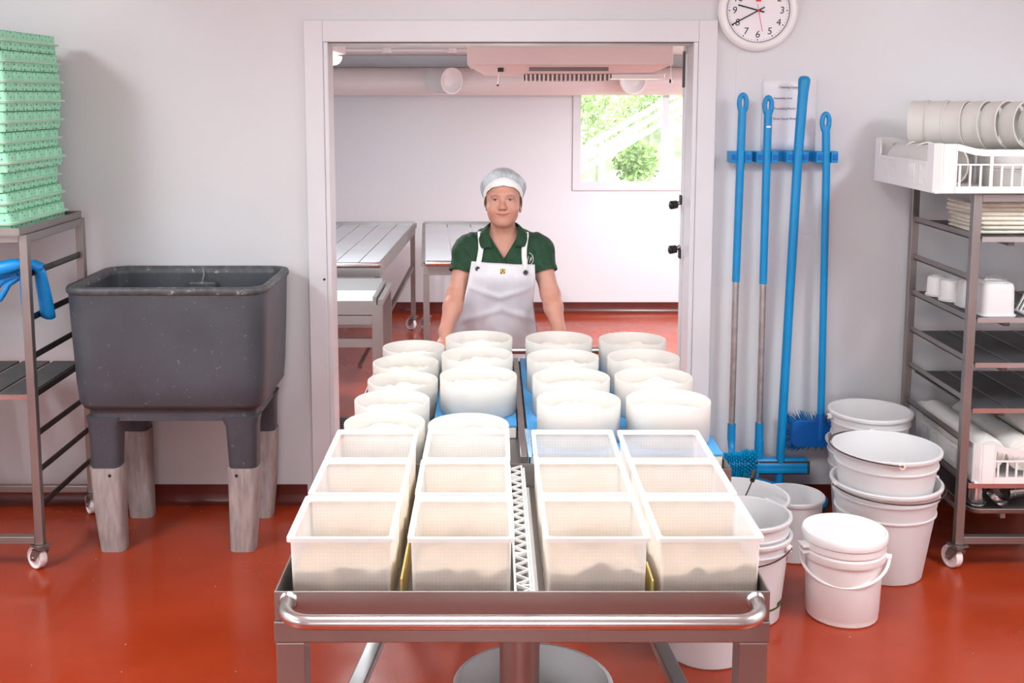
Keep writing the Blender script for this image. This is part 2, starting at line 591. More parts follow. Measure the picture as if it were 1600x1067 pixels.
# door frame: jambs, head, lining, track
def trim(n, *boxes, m='frame', bevel=0.004):
    q = MB()
    for bb in boxes:
        q.box(*bb)
    return struct(q.build('trim_%d' % n, m, bevel=bevel))
trim(1, (OL - 0.108, OL - 0.022, WY - 0.035, WY, 0, OT + 0.105))
trim(2, (OR + 0.022, OR + 0.106, WY - 0.035, WY, 0, OT + 0.105))
trim(3, (OL - 0.022, OR + 0.022, WY - 0.035, WY, OT + 0.006, OT + 0.105))
trim(4, (OL - 0.022, OL, WY - 0.028, WY + WT + 0.015, 0, OT + 0.006))
trim(5, (OR, OR + 0.022, WY - 0.028, WY + WT + 0.015, 0, OT + 0.006))
trim(6, (OL, OR, WY - 0.02, WY + WT + 0.015, OT + 0.004, OT + 0.02), m='grille', bevel=0)
trim(7, (OL, OR, WY + 0.0, WY + 0.03, OT - 0.010, OT + 0.003), m='steel', bevel=0)
trim(8, (1.118, 1.124, WY - 0.002, WY, 0.1, CH), bevel=0)
for z in (1.10, 0.55):
    hole = MB()
    hole.cyl((OL - 0.035, WY - 0.0365, z), (OL - 0.035, WY - 0.0345, z), 0.006, n=10)
    o = hole.build('screw_hole' if z > 1 else 'screw_cap', 'black' if z > 1 else 'frame')
    o.parent = bpy.data.objects['trim_1']

# sliding door leaf parked behind the wall, its edge and latch knobs showing in the opening
dr = struct(MB().box(OR - 0.008, OR + 1.15, WY + WT + 0.02, WY + WT + 0.075, 0.02, OT + 0.02).build('door_1', 'frame', bevel=0.004))
tag(dr, 'white sliding door leaf parked open behind the door frame')
for z in (1.432, 1.215):
    k = MB()
    y = WY + WT + 0.05
    k.cyl((OR - 0.008, y, z + 0.012), (OR - 0.03, y, z), 0.010, n=10)
    o = k.build('latch_stem', 'steel', dr, smooth=True)
    k = MB()
    k.cyl((OR - 0.028, y, z), (OR - 0.052, y - 0.004, z - 0.003), 0.019, 0.021, n=16)
    k.sphere((OR - 0.056, y - 0.004, z - 0.003), 0.0215, 14, 8, (0.6, 1, 1))
    k.build('latch_knob', 'black', dr, smooth=True)
    k = MB()
    k.box(OR - 0.016, OR - 0.0075, y - 0.025, y + 0.02, z + (0.0 if z > 1.3 else -0.045), z + (0.045 if z > 1.3 else 0.0))
    k.build('latch_plate', 'black', dr, bevel=0.003)
k = MB().box(OR - 0.012, OR - 0.0075, WY + WT + 0.022, WY + WT + 0.07, 1.99, 2.16)
k.build('edge_seal', 'black', dr)

# window in the far wall: frame bars, sill band, panes
win = MB()
wm = 1.506
for x0, x1, e_ in ((wx0 - 0.07, wx0, 1), (wm, wm + 0.058, 0), (wx1, wx1 + 0.07, 1)):
    win.box(x0, x1, FY - 0.018, FY + 0.05, wfz0 - 0.07 * e_, wfz1 + 0.03 * e_)
win.box(wx0, wx1, FY - 0.018, FY + 0.05, wfz0 - 0.07, wfz0).box(wx0, wx1, FY - 0.018, FY + 0.05, wfz1, wfz1 + 0.03)
wobj = struct(win.build('window_1', 'frame'))
t = NT('window_glass')
g = t.n('ShaderNodeBsdfGlossy', i_Roughness=0.02)
tr = t.n('ShaderNodeBsdfTransparent', i_Color=(0.97, 0.985, 0.98, 1))
mxs = t.n('ShaderNodeMixShader', i_Fac=0.06)
t.l(tr, 0, mxs, 1)
t.l(g, 0, mxs, 2)
t.l(mxs, 0, t.out, 0)
M['glass'] = t.m
for x0, x1 in ((wx0, wm), (wm + 0.058, wx1)):
    MB().box(x0, x1, FY + 0.025, FY + 0.031, wfz0, wfz1).build('pane', 'glass', wobj)

# ---------------------------------------------------------------- lamps (fixtures for the light sources above)
for i, (x, y, z, sx, sy, pw, c) in enumerate(NEAR_LAMPS):
    t = thing('ceiling_light', ['white ceiling light panel on the green-stack side of the room', 'white ceiling light panel on the basket-rack side of the room',
                                'wide white fill light panel added to the ceiling above the near end'][i], 'light', (x, y, z), 'ceiling light panels')
    MB().box(x - sx / 2 - 0.03, x + sx / 2 + 0.03, y - sy / 2 - 0.03, y + sy / 2 + 0.03, z - 0.01, CH).build('housing', 'white_pl', t, bevel=0.006)
    MB().box(x - sx / 2, x + sx / 2, y - sy / 2, y + sy / 2, z - 0.03, z - 0.01).build('diffuser', 'lamp', t)


# ---------------------------------------------------------------- casters
def caster(parent, x, y, ztop, r=0.05, rot=0.0, name='caster'):
    """swivel caster: fork child with wheel sub-part"""
    c, s_ = math.cos(rot), math.sin(rot)
    def T(px, py, pz):
        return (x + px * c - py * s_, y + px * s_ + py * c, pz)
    zc = r
    fk = MB()
    m = Matrix.Rotation(rot, 3, 'Z')
    fk.obox(T(0, 0, ztop - 0.006), (0.06, 0.06, 0.010), m)
    fk.cyl(T(0, 0, ztop - 0.008), T(0, 0, ztop - 0.025), 0.022, n=14)
    for sx in (-1, 1):
        pts = [(-0.024, ztop - 0.022), (0.024, ztop - 0.022), (0.042, zc + 0.012), (0.042, zc - 0.012), (0.018, zc - 0.012), (-0.02, zc + 0.03)]
        lo = [[T(sx * d, p[0], p[1]) for p in pts] for d in (0.020, 0.0235)]
        fk.loft(lo)
    fk.obox(T(0, 0, ztop - 0.024), (0.047, 0.048, 0.004), m)
    fo = fk.build(name, 'steel', parent)
    wb = MB()
    prof = [(0.008, -0.018), (r * 0.45, -0.018), (r * 0.5, -0.011), (r * 0.78, -0.011), (r * 0.82, -0.016), (r * 0.94, -0.016), (r, -0.009), (r, 0.009),
            (r * 0.94, 0.016), (r * 0.82, 0.016), (r * 0.78, 0.011), (r * 0.5, 0.011), (r * 0.45, 0.018), (0.008, 0.018)]
    loops = []
    n = 28
    for rr, h in prof:
        loops.append([T(h, 0.028 + rr * math.cos(2 * PI * j / n), zc + rr * math.sin(2 * PI * j / n)) for j in range(n)])
    wb.loft(loops)
    wo = wb.build('wheel', 'white_pl', fo, smooth=True, angle=30)
    ax = MB()
    ax.cyl(T(-0.028, 0.028, zc), T(0.028, 0.028, zc), 0.007, n=10)
    ax.build('axle', 'steel_bright', fo, smooth=True)
    return fo


def post_rack(name, label, x0, x1, y0, y1, ztop, rails, feet, rot):
    """square-tube trolley frame: 4 posts, top and bottom frame bars, side runners, 4 casters"""
    t = thing(name, label, 'rack', ((x0 + x1) / 2, (y0 + y1) / 2, 0))
    w_ = 0.034
    for x in (x0, x1):
        for y in (y0, y1):
            MB().box(x - w_ / 2, x + w_ / 2, y - w_ / 2, y + w_ / 2, 0.112, ztop).build('post', 'steel', t, bevel=0.003)
    for y in (y0, y1):
        MB().box(x0 + w_ / 2, x1 - w_ / 2, y - w_ / 2, y + w_ / 2, ztop - 0.034, ztop - 0.0005).build('top_bar', 'steel', t, bevel=0.003)
        MB().box(x0 + w_ / 2, x1 - w_ / 2, y - w_ / 2, y + w_ / 2, 0.115, 0.147).build('bottom_bar', 'steel', t, bevel=0.003)
    for x in (x0, x1):
        MB().box(x - w_ / 2, x + w_ / 2, y0 + w_ / 2, y1 - w_ / 2, ztop - 0.034, ztop - 0.0005).build('top_bar', 'steel', t, bevel=0.003)
        s_ = 1 if x == x0 else -1
        for z in rails:
            q = MB()
            q.box(min(x, x + s_ * 0.004), max(x, x + s_ * 0.004), y0 + w_ / 2, y1 - w_ / 2, z - 0.026, z)
            q.box(min(x, x + s_ * 0.03), max(x, x + s_ * 0.03), y0 + w_ / 2, y1 - w_ / 2, z - 0.026, z - 0.022)
            q.build('runner', 'steel_dark' if name == 'mould_trolley' else 'steel', t)
    for x in (x0, x1):
        for y in (y0, y1):
            caster(t, x, y, 0.112, 0.048, rot + rnd.uniform(-0.3, 0.3))
    return t


# ---------------------------------------------------------------- left trolley with the green moulds
LX0, LX1, LY0, LY1 = -2.46, -1.872, 4.31, 4.90
rackL = post_rack('mould_trolley', 'stainless steel wheeled rack under the green mould stack', LX0, LX1, LY0, LY1, 1.402, [1.25, 1.07, 0.91, 0.75, 0.585, 0.43, 0.28], 4, 0.9)
sh = thing('slatted_shelf', 'dark slatted shelf with pale front lip in the rack under the green moulds', 'shelf', ((LX0 + LX1) / 2, 4.6, 0.724))
for i in range(4):
    x = LX0 + 0.025 + i * 0.14
    MB().box(x, x + 0.122, LY0 + 0.02, LY1 - 0.02, 0.737, 0.745).build('slat', 'shelf_dark', sh)
MB().box(LX0 + 0.02, LX1 - 0.02, LY0 - 0.0165 + 0.02, LY0 + 0.016, 0.724, 0.742).build('front_lip', 'steel_bright', sh)
MB().box(LX0 + 0.02, LX1 - 0.02, LY1 - 0.04, LY1 - 0.02, 0.724, 0.737).build('rear_lip', 'steel_bright', sh)
# tray on top of the rack
SX1 = -1.895
tr_ = thing('steel_tray', 'flat stainless tray carrying the stack of green moulds', 'tray', (-2.2, 4.58, 1.402))
q = MB().box(-2.5, SX1 + 0.022, 4.265, 4.915, 1.402, 1.406)
q.build('tray_bed', 'steel', tr_)
q = MB()
for bb in ((-2.5, SX1 + 0.022, 4.262, 4.266), (-2.5, SX1 + 0.022, 4.914, 4.918), (SX1 + 0.021, SX1 + 0.025, 4.262, 4.918), (-2.504, -2.5, 4.262, 4.918)):
    q.box(*bb, 1.4025, 1.432)
q.build('tray_edge', 'steel', tr_)

# green block moulds: 20 trays, flanges meeting in pairs
CW = 0.094
lp = []
for (ww, rr_, z) in ((0.078, 0.012, 0.0), (0.0915, 0.016, 0.002), (0.0925, 0.017, 0.0355)):
    lp.append(rrect(0, 0, ww, ww, rr_, z, 3))
cup_mesh = MB().loft(lp, True, False)
cup_proto = cup_mesh.build('cup', 'green', smooth=True, angle=50)
cup_me = cup_proto.data
bpy.data.objects.remove(cup_proto)
fl = MB()
NXC, NYC = 6, 6
fw, fd = NXC * CW + 0.03, NYC * CW + 0.03
fl.loft([rrect(0, 0, fw, fd, 0.03, 0.0355, 5), rrect(0, 0, fw, fd, 0.03, 0.0390, 5)])
fl_me = fl.build('flange', 'green_rim').data
bpy.data.objects.remove(bpy.data.objects['flange'])
ordn = ['lowest', 'second', 'third', 'fourth', 'fifth', 'sixth', 'seventh', 'eighth', 'ninth', 'tenth', 'eleventh', 'twelfth', 'thirteenth', 'fourteenth', 'fifteenth',
        'sixteenth', 'seventeenth', 'eighteenth', 'nineteenth', 'topmost']
z = 1.4065
stack_off = [(0.0, 0.0), (-0.012, 0.01), (-0.020, 0.0), (0.004, 0.0), (-0.015, 0.006), (0.003, 0.0), (0.006, 0.0), (0.008, -0.003), (0.0, 0.003), (-0.008, 0.0)]
for i in range(20):
    up = (i % 2 == 0)
    ox, oy = stack_off[i // 2]
    ox += rnd.uniform(-0.003, 0.003)
    cx, cy = SX1 - fw / 2 + ox - 0.004, 4.275 + fd / 2 + oy
    lab = ('%s green perforated block mould in the tall stack' % ordn[i]) if i in (0, 19) else ('green perforated block mould, %s from the bottom of the tall stack' % ordn[i])
    t = thing('green_block_mould', lab, 'mould', (cx, cy, z), 'green block moulds in the tall stack')
    def put(me, nm, x, y):
        o = bpy.data.objects.new(nm, me)
        COL.objects.link(o)
        o.parent = t
        if up:
            o.location = (x, y, 0)
        else:
            o.location = (x, y, 0.0392)
            o.rotation_euler = (PI, 0, 0)
        return o
    put(fl_me, 'flange', 0, 0)
    for a in range(NXC):
        for c in range(NYC):
            if a == NXC - 1 or c == 0:
                put(cup_me, 'cup', (a - (NXC - 1) / 2) * CW, (c - (NYC - 1) / 2) * CW)
    z += 0.0402

# blue rubber gloves over the second runner of that rack
gl = thing('rubber_glove', 'blue rubber glove with cuff hanging outside the rack post', 'glove', (-1.862, 4.40, 1.22), 'blue rubber gloves on the rack')
lp = []
for (y, zz, w_, th) in ((4.37, 1.248, 0.055, 0.016), (4.385, 1.235, 0.06, 0.022), (4.40, 1.19, 0.066, 0.026), (4.42, 1.13, 0.074, 0.028), (4.437, 1.07, 0.082, 0.030), (4.445, 1.04, 0.086, 0.030)):
    ring = []
    for j in range(20):
        a = 2 * PI * j / 20
        dent = 1 - 0.45 * math.exp(-((a - PI * 0.2) / 0.5) ** 2)
        ring.append((-1.845 + th * math.cos(a) * dent, y + w_ / 2 * math.sin(a), zz + 0.006 * math.sin(2 * a)))
    lp.append(ring)
MB().loft(lp, True, False).build('cuff', 'glove', gl, smooth=True, solid=0.0025, angle=80)
q = MB()
q.tube([(-1.846, 4.40, 1.246), (-1.875, 4.395, 1.262), (-1.905, 4.39, 1.258), (-1.935, 4.38, 1.24)], [0.026, 0.025, 0.027, 0.026], 14)
q.build('palm', 'glove', gl, smooth=True, angle=80)
for k, (dx, dz, ex, ez) in enumerate([(0.0, 0.0, -0.10, -0.005), (0, -0.018, -0.11, -0.035), (0.0, -0.03, -0.10, -0.07), (0.01, -0.035, -0.075, -0.095)]):
    p0 = Vector((-1.935 + dx, 4.372, 1.243 + dz * 0.6))
    p1 = p0 + Vector((ex * 0.55, -0.015, ez * 0.4 + 0.008))
    p2 = p0 + Vector((ex, -0.025, ez))
    MB().tube([p0, p0.lerp(p1, 0.5), p1, p1.lerp(p2, 0.6), p2, p2 + (p2 - p1).normalized() * 0.006], [0.014, 0.013, 0.0125, 0.012, 0.009, 0.003], 10).build('finger', 'glove', gl, smooth=True, angle=80)
MB().tube([(-1.91, 4.37, 1.235), (-1.908, 4.365, 1.19), (-1.906, 4.36, 1.14), (-1.907, 4.36, 1.105), (-1.907, 4.36, 1.098)], [0.015, 0.0155, 0.0145, 0.012, 0.004], 10).build('thumb', 'glove', gl, smooth=True, angle=80)
g2 = thing('rubber_glove', 'blue rubber glove with fingers pointing out of the rack', 'glove', (-1.98, 4.34, 1.25), 'blue rubber gloves on the rack')
MB().tube([(-1.885, 4.345, 1.278), (-1.93, 4.335, 1.272), (-1.975, 4.325, 1.262), (-2.0, 4.32, 1.255)], [0.020, 0.028, 0.030, 0.026], 14).build('palm', 'glove', g2, smooth=True, angle=80)
for k, (dz, ex, ez) in enumerate([(0.014, -0.10, 0.03), (0.004, -0.115, 0.0), (-0.010, -0.11, -0.03)]):
    p0 = Vector((-1.995, 4.318, 1.258 + dz))
    p2 = p0 + Vector((ex, -0.03, ez))
    MB().tube([p0, p0.lerp(p2, 0.4) + Vector((0, 0, 0.006)), p0.lerp(p2, 0.85), p2], [0.014, 0.0135, 0.012, 0.004], 10).build('finger', 'glove', g2, smooth=True, angle=80)

# ---------------------------------------------------------------- grey plastic sink tub
TCX, TCY = -1.362, 4.715
tub = thing('plastic_sink', 'scuffed dark grey plastic sink tub on four sleeved legs', 'sink', (TCX, TCY, 0))
def sec(w_, d_, r, z):
    return rrect(TCX, TCY, w_, d_, r, z, 7)
lo = [sec(0.70, 0.46, 0.05, 0.635), sec(0.755, 0.53, 0.07, 0.640), sec(0.79, 0.56, 0.085, 0.665), sec(0.805, 0.575, 0.088, 0.75), sec(0.825, 0.59, 0.09, 1.0), sec(0.835, 0.598, 0.092, 1.135)]
q = MB().loft(lo, True, False)
inn = [sec(0.775, 0.54, 0.07, 1.135), sec(0.765, 0.53, 0.07, 1.0), sec(0.73, 0.50, 0.07, 0.76), sec(0.66, 0.43, 0.05, 0.72)]
q.loft(inn, False, True)
body = q.build('tub', 'grey_tub', tub, smooth=True, angle=60)
q = MB().loft([sec(0.835, 0.598, 0.092, 1.133), sec(0.850, 0.612, 0.096, 1.140), sec(0.852, 0.614, 0.097, 1.155), sec(0.842, 0.604, 0.094, 1.165), sec(0.80, 0.565, 0.08, 1.166), sec(0.783, 0.548, 0.073, 1.160), sec(0.775, 0.54, 0.07, 1.133)], False, False)
q.build('rim', 'grey_rim', tub, smooth=True, angle=70)
MB().box(TCX - 0.045, TCX + 0.085, TCY + 0.235, TCY + 0.262, 1.04, 1.10).build('overflow_plate', 'grey_rim', tub, bevel=0.01)
q = MB()
q.tube([(TCX + 0.02, TCY + 0.2605, 1.158), (TCX + 0.026, TCY + 0.2555, 1.13), (TCX + 0.018, TCY + 0.254, 1.10), (TCX + 0.024, TCY + 0.232, 1.06)], 0.0025, 6)
q.build('crack', 'sleeve', tub)
q = MB()   # apron frame under the tub
q.loft([sec(0.72, 0.49, 0.06, 0.636), sec(0.715, 0.485, 0.06, 0.585)], True, True)
q.build('underframe', 'grey_tub', tub, smooth=True, angle=50)
for sx in (-1, 1):
    for sy in (-1, 1):
        # leg: rounded L section, wide face outward, tapering down
        def legsec(z, w_, d_, ox, oy):
            cx, cy = TCX + sx * ox, TCY + sy * oy
            return rrect(cx, cy, w_, d_, 0.028, z, 4)
        lg = MB().loft([legsec(0.60, 0.165, 0.12, 0.285, 0.19), legsec(0.56, 0.135, 0.11, 0.292, 0.19), legsec(0.34, 0.118, 0.10, 0.295, 0.19), legsec(0.30, 0.105, 0.09, 0.295, 0.19)])
        lo_ = lg.build('leg', 'grey_tub', tub, smooth=True, angle=50)
        zt = 0.375 if sy < 0 else 0.42
        sl = MB().loft([legsec(zt, 0.134, 0.112, 0.295, 0.19), legsec(0.20, 0.125, 0.104, 0.290, 0.19), legsec(0.0, 0.108, 0.088, 0.280, 0.19)])
        so = sl.build('leg_sleeve', 'sleeve', lo_, smooth=True, angle=50)
        if sy < 0:
            MB().cyl((TCX + sx * 0.27, TCY - 0.247, zt - 0.03), (TCX + sx * 0.27, TCY - 0.243, zt - 0.03), 0.0075, n=10).build('bolt_hole', 'black', lo_)

# ---------------------------------------------------------------- wall clock
CKX, CKZ, CKR = 1.205, 2.335, 0.184
ck = thing('wall_clock', 'round white wall clock with black numerals above the blue tools', 'clock', (CKX, WY, CKZ))
q = MB()
n = 64
prof = [(0.0, 0.0), (CKR * 0.97, 0.0), (CKR, 0.012), (CKR * 0.99, 0.028), (CKR * 0.93, 0.040), (CKR * 0.86, 0.043), (CKR * 0.80, 0.038), (CKR * 0.775, 0.026)]
q.loft([[(CKX + r * math.cos(2 * PI * j / n), WY - 0.001 - h, CKZ + r * math.sin(2 * PI * j / n)) for j in range(n)] for r, h in prof[1:]], True, False)
q.build('case', 'white_gloss', ck, smooth=True, angle=60)
MB().cyl((CKX, WY - 0.020, CKZ), (CKX, WY - 0.026, CKZ), CKR * 0.78, n=64).build('dial', 'paper', ck)
q = MB()
q.loft([[(CKX + r * math.cos(2 * PI * j / n), WY - h, CKZ + r * math.sin(2 * PI * j / n)) for j in range(n)] for r, h in ((CKR * 0.765, 0.027), (CKR * 0.785, 0.030), (CKR * 0.805, 0.0395))], False, False)
q.build('dial_ring', 'black', ck)
for h in range(12):
    a = PI / 2 - 2 * PI * (h + 1) / 12
    r = CKR * 0.585
    text(str(h + 1), 0.044, 'black_ink', (CKX + r * math.cos(a), WY - 0.0268, CKZ + r * math.sin(a)), (PI / 2, 0, 0), ck, 'numeral', 'CENTER', shear=0.08)
q = MB()
for k in range(60):
    a = 2 * PI * k / 60
    big = k % 5 == 0
    r0, r1 = CKR * (0.69 if big else 0.715), CKR * 0.735
    d = Vector((math.cos(a), 0, math.sin(a)))
    c = Vector((CKX, WY - 0.0266, CKZ))
    q.bar(c + d * r0, c + d * r1, 0.0035 if big else 0.0016, 0.0012, (0, 1, 0))
q.build('minute_marks', 'black_ink', ck, kind='stuff')
def hand(nm, deg, L, back, w_, m, dy):
    d = Vector((math.cos(math.radians(deg)), 0, math.sin(math.radians(deg))))
    c = Vector((CKX, WY - dy, CKZ))
    MB().bar(c - d * back, c + d * L, w_, 0.0015, (0, 1, 0)).build(nm, m, ck)
hand('hour_hand', 165, CKR * 0.52, 0.028, 0.0065, 'black_ink', 0.029)
hand('minute_hand', 208, CKR * 0.74, 0.032, 0.0055, 'black_ink', 0.031)
hand('second_hand', 282, CKR * 0.52, 0.03, 0.002, 'redink', 0.033)
MB().cyl((CKX, WY - 0.026, CKZ), (CKX, WY - 0.035, CKZ), 0.005, n=12).build('hub', 'redink', ck)
q = MB()
for k in range(3):
    q.box(CKX - 0.012, CKX + 0.012, WY - 0.0272, WY - 0.0262, CKZ + 0.040 + k * 0.013, CKZ + 0.050 + k * 0.013)
q.build('dial_logo', 'redink', ck)

# ---------------------------------------------------------------- notice behind the tools
nt = thing('wall_notice', 'white printed paper notice pinned behind the blue tool handles', 'notice', (1.36, WY, 1.86))
q = MB()
lpn = []
for k in range(9):
    z = 1.70 + (2.025 - 1.70) * k / 8
    curl = 0.004 + 0.018 * (1 - k / 8) ** 2
    lpn.append([(1.242, WY - 0.003, z), (1.34, WY - 0.003 - curl * 0.2, z), (1.42, WY - 0.003 - curl * 0.5, z), (1.488 - 0.004 * (8 - k) / 8, WY - 0.003 - curl, z)])
q.loft(lpn, False, False, False)
q.build('sheet', 'paper', nt, smooth=True, solid=0.0008)
for s_, x, z, sz in (('Cleaning Equipment', 1.312, 1.99, 0.0155), ('Assembly area', 1.292, 1.94, 0.0145), ('Processing Room', 1.292, 1.893, 0.0145), ('Drain Squee Brush', 1.292, 1.846, 0.0145)):
    text(s_, sz, 'ink', (x, WY - 0.0085, z), (PI / 2, 0, 0), nt, 'printed_line')
for z, m in ((1.94, 'redink'), (1.89, 'ink')):
    MB().box(1.440, 1.446, WY - 0.0102, WY - 0.0092, z - 0.01, z + 0.012).build('printed_mark', m, nt)

# ---------------------------------------------------------------- tool rail and tools
TY = 4.955
rl = thing('tool_rail', 'blue wall rail with clips gripping the four tool handles', 'rail', (1.33, WY, 1.675))
MB().box(1.092, 1.585, WY - 0.030, WY - 0.0005, 1.652, 1.698).build('back_bar', 'blue', rl, bevel=0.003)
for hx in (1.128, 1.248, 1.385, 1.520):
    for sx in (-1, 1):
        x = hx + sx * 0.034
        q = MB().box(x - 0.016, x + 0.016, WY - 0.105, WY - 0.030, 1.648, 1.700)
        o = q.build('clip', 'blue', rl, bevel=0.004)
        MB().box(x - 0.010, x + 0.010, WY - 0.110, WY - 0.1045, 1.662, 1.686).build('clip_jaw', 'blue_dk', o, bevel=0.002)

def loop_grip(parent, x, z, lean, m='blue', r=0.014, oval=(0.0165, 0.040)):
    """hanging eye at the top of a handle: ring grip as a closed tube"""
    pts = []
    for k in range(20):
        a = 2 * PI * k / 20
        pts.append((x + oval[0] * math.cos(a) * (1.0 if math.sin(a) > 0 else 0.92), TY, z - oval[1] - 0.002 + oval[1] * math.sin(a)))
    MB().tube(pts, [0.0112] * 20, 8, closed=True).build('hanging_eye', m, parent, smooth=True, angle=80)

# 1 handle with a tube brush
def pole(parent, nm, m, p0, p1, r, cap=True, rr=None):
    return MB().tube([p0, p1], rr or r, 18).build(nm, m, parent, smooth=True, angle=50)
def X1(z):   # lean
    return 1.1225 + 0.004 * (z - 1.1)
t1 = thing('tube_brush', 'light blue tube brush on a blue and aluminium pole nearest the door frame', 'brush', (1.12, TY, 0.3), 'telescopic poles on the tool rail')
loop_grip(t1, 1.131, 1.958, 0)
q = MB().tube([(1.130, TY, 1.90), (1.129, TY, 1.86), (1.127, TY, 1.62), (1.122, TY, 1.10)], [0.017, 0.0185, 0.0185, 0.0175], 18)
q.build('grip', 'blue', t1, smooth=True, angle=60)
pole(t1, 'tube', 'alu', (1.122, TY, 1.115), (1.121, TY, 0.405), 0.0145)
q = MB().tube([(1.121, TY, 0.425), (1.121, TY, 0.36), (1.122, TY - 0.005, 0.325), (1.118, TY - 0.035, 0.295), (1.10, TY - 0.09, 0.265)], [0.019, 0.019, 0.017, 0.015, 0.014], 18)
q.build('socket', 'blue', t1, smooth=True, angle=60)
# 2 pole with squeegee
t2 = thing('squeegee', 'blue squeegee on aluminium pole with head resting against the wall', 'squeegee', (1.25, TY, 0.2), 'telescopic poles on the tool rail')
loop_grip(t2, 1.246, 1.946, 0)
MB().tube([(1.246, TY, 1.89), (1.2465, TY, 1.85), (1.247, TY, 1.6), (1.248, TY, 1.09)], [0.017, 0.0185, 0.0185, 0.0175], 18).build('grip', 'blue', t2, smooth=True, angle=60)
pole(t2, 'tube', 'alu', (1.248, TY, 1.11), (1.251, TY, 0.41), 0.0145)
MB().tube([(1.251, TY, 0.43), (1.251, TY, 0.35), (1.252, TY, 0.335), (1.252, TY, 0.24)], [0.019, 0.019, 0.021, 0.021], 18).build('socket', 'blue', t2, smooth=True, angle=60)
q = MB().prism([(TY - 0.035, 0.205), (TY + 0.03, 0.205), (TY + 0.03, 0.235), (TY + 0.012, 0.262), (TY - 0.016, 0.262), (TY - 0.035, 0.235)], 0, 1.02, 1.478)
q.build('head', 'blue', t2, bevel=0.006)
MB().box(1.03, 1.487, TY - 0.030, TY - 0.018, 0.188, 0.250).build('rubber_blade', 'rubber', t2)
MB().box(1.03, 1.476, TY - 0.040, TY - 0.031, 0.196, 0.216).build('blade_clamp', 'blue', t2, bevel=0.003)
MB().box(1.236, 1.256, TY - 0.0193, TY - 0.0183, 1.808, 1.816).build('handle_mark', 'paper', t2)
# 3 one-piece thick handle with floor scraper head slanting along the wall
t3 = thing('floor_scraper', 'long thick blue one-piece squeegee leaning with rounded top', 'squeegee', (1.35, TY, 0.1))
MB().tube([(1.402, TY - 0.012, 2.040), (1.402, TY - 0.012, 2.036), (1.4015, TY - 0.012, 2.025), (1.401, TY - 0.012, 2.008), (1.399, TY - 0.012, 1.97), (1.395, TY - 0.012, 1.90), (1.385, TY - 0.012, 1.68), (1.366, TY - 0.012, 0.9), (1.352, TY - 0.012, 0.30), (1.349, TY - 0.012, 0.14)],
          [0.008, 0.020, 0.0265, 0.0268, 0.0235, 0.0225, 0.0215, 0.0205, 0.0205, 0.021], 20).build('handle', 'blue', t3, smooth=True, angle=70)
h0, h1 = Vector((1.11, TY - 0.05, 0.185)), Vector((1.575, TY - 0.015, 0.048))
q = MB()
dirv = (h1 - h0).normalized()
nv = Vector((-dirv.z, 0, dirv.x))
lps = []
for f_ in (0.0, 0.25, 0.5, 0.75, 0.97, 1.0):
    p = h0.lerp(h1, f_)
    ww = 0.026 if f_ < 0.99 else 0.016
    lps.append([p + nv * ww + Vector((0, 0.022, 0)), p + nv * ww * 1.1 + Vector((0, -0.018, 0)), p - nv * ww + Vector((0, -0.026, 0)), p - nv * ww + Vector((0, 0.022, 0))])
q.loft(lps)
q.build('head', 'blue', t3, bevel=0.006)
MB().bar(h0 - nv * 0.03 + Vector((0, -0.01, 0)), h1 - nv * 0.03 + Vector((0, -0.01, 0)) + dirv * 0.012, 0.012, 0.022).build('rubber_blade', 'rubber', t3)
# 4 deck brush
t4 = thing('deck_brush', 'blue deck brush hanging bristles out beside the stacked buckets', 'brush', (1.53, TY, 0.4))
loop_grip(t4, 1.509, 1.872, 0)
MB().tube([(1.511, TY, 1.815), (1.512, TY, 1.78), (1.520, TY, 1.6), (1.531, TY, 0.95), (1.538, TY, 0.47)], [0.0165, 0.018, 0.0178, 0.0165, 0.0172], 18).build('handle', 'blue', t4, smooth=True, angle=60)
MB().tube([(1.538, TY, 0.475), (1.538, TY, 0.46), (1.539, TY, 0.455), (1.540, TY, 0.35)], [0.0172, 0.0195, 0.021, 0.023], 18).build('socket', 'blue_dk', t4, smooth=True, angle=60)
q = MB()
q.loft([rrect(1.505, 0, 0.20, 0.118, 0.03, 0, 5), rrect(1.505, 0, 0.215, 0.130, 0.035, 0.012, 5), rrect(1.505, 0, 0.205, 0.122, 0.032, 0.024, 5)])
q.v = [(v[0], TY - 0.012 + 0.02 - v[2], 0.378 + v[1]) for v in q.v]
q.build('block', 'blue_dk', t4, smooth=True, angle=40)
q = MB()
rb = random.Random(3)
for k in range(760):
    px, pz = rb.uniform(-0.10, 0.10), rb.uniform(-0.058, 0.058)
    ex, ez = abs(px) / 0.10, abs(pz) / 0.058
    sp = 0.048
    p0 = Vector((1.505 + px, TY + 0.004, 0.378 + pz))
    p1 = p0 + Vector((sp * px / 0.10 * 0.9 + rb.uniform(-0.004, 0.004), 0.035 + rb.uniform(-0.006, 0.006), sp * pz / 0.058 * 0.9 + rb.uniform(-0.004, 0.004)))
    q.tube([p0, p1], [0.0017, 0.0012], 3)
q.build('bristles', 'blue_br', t4, kind='stuff')

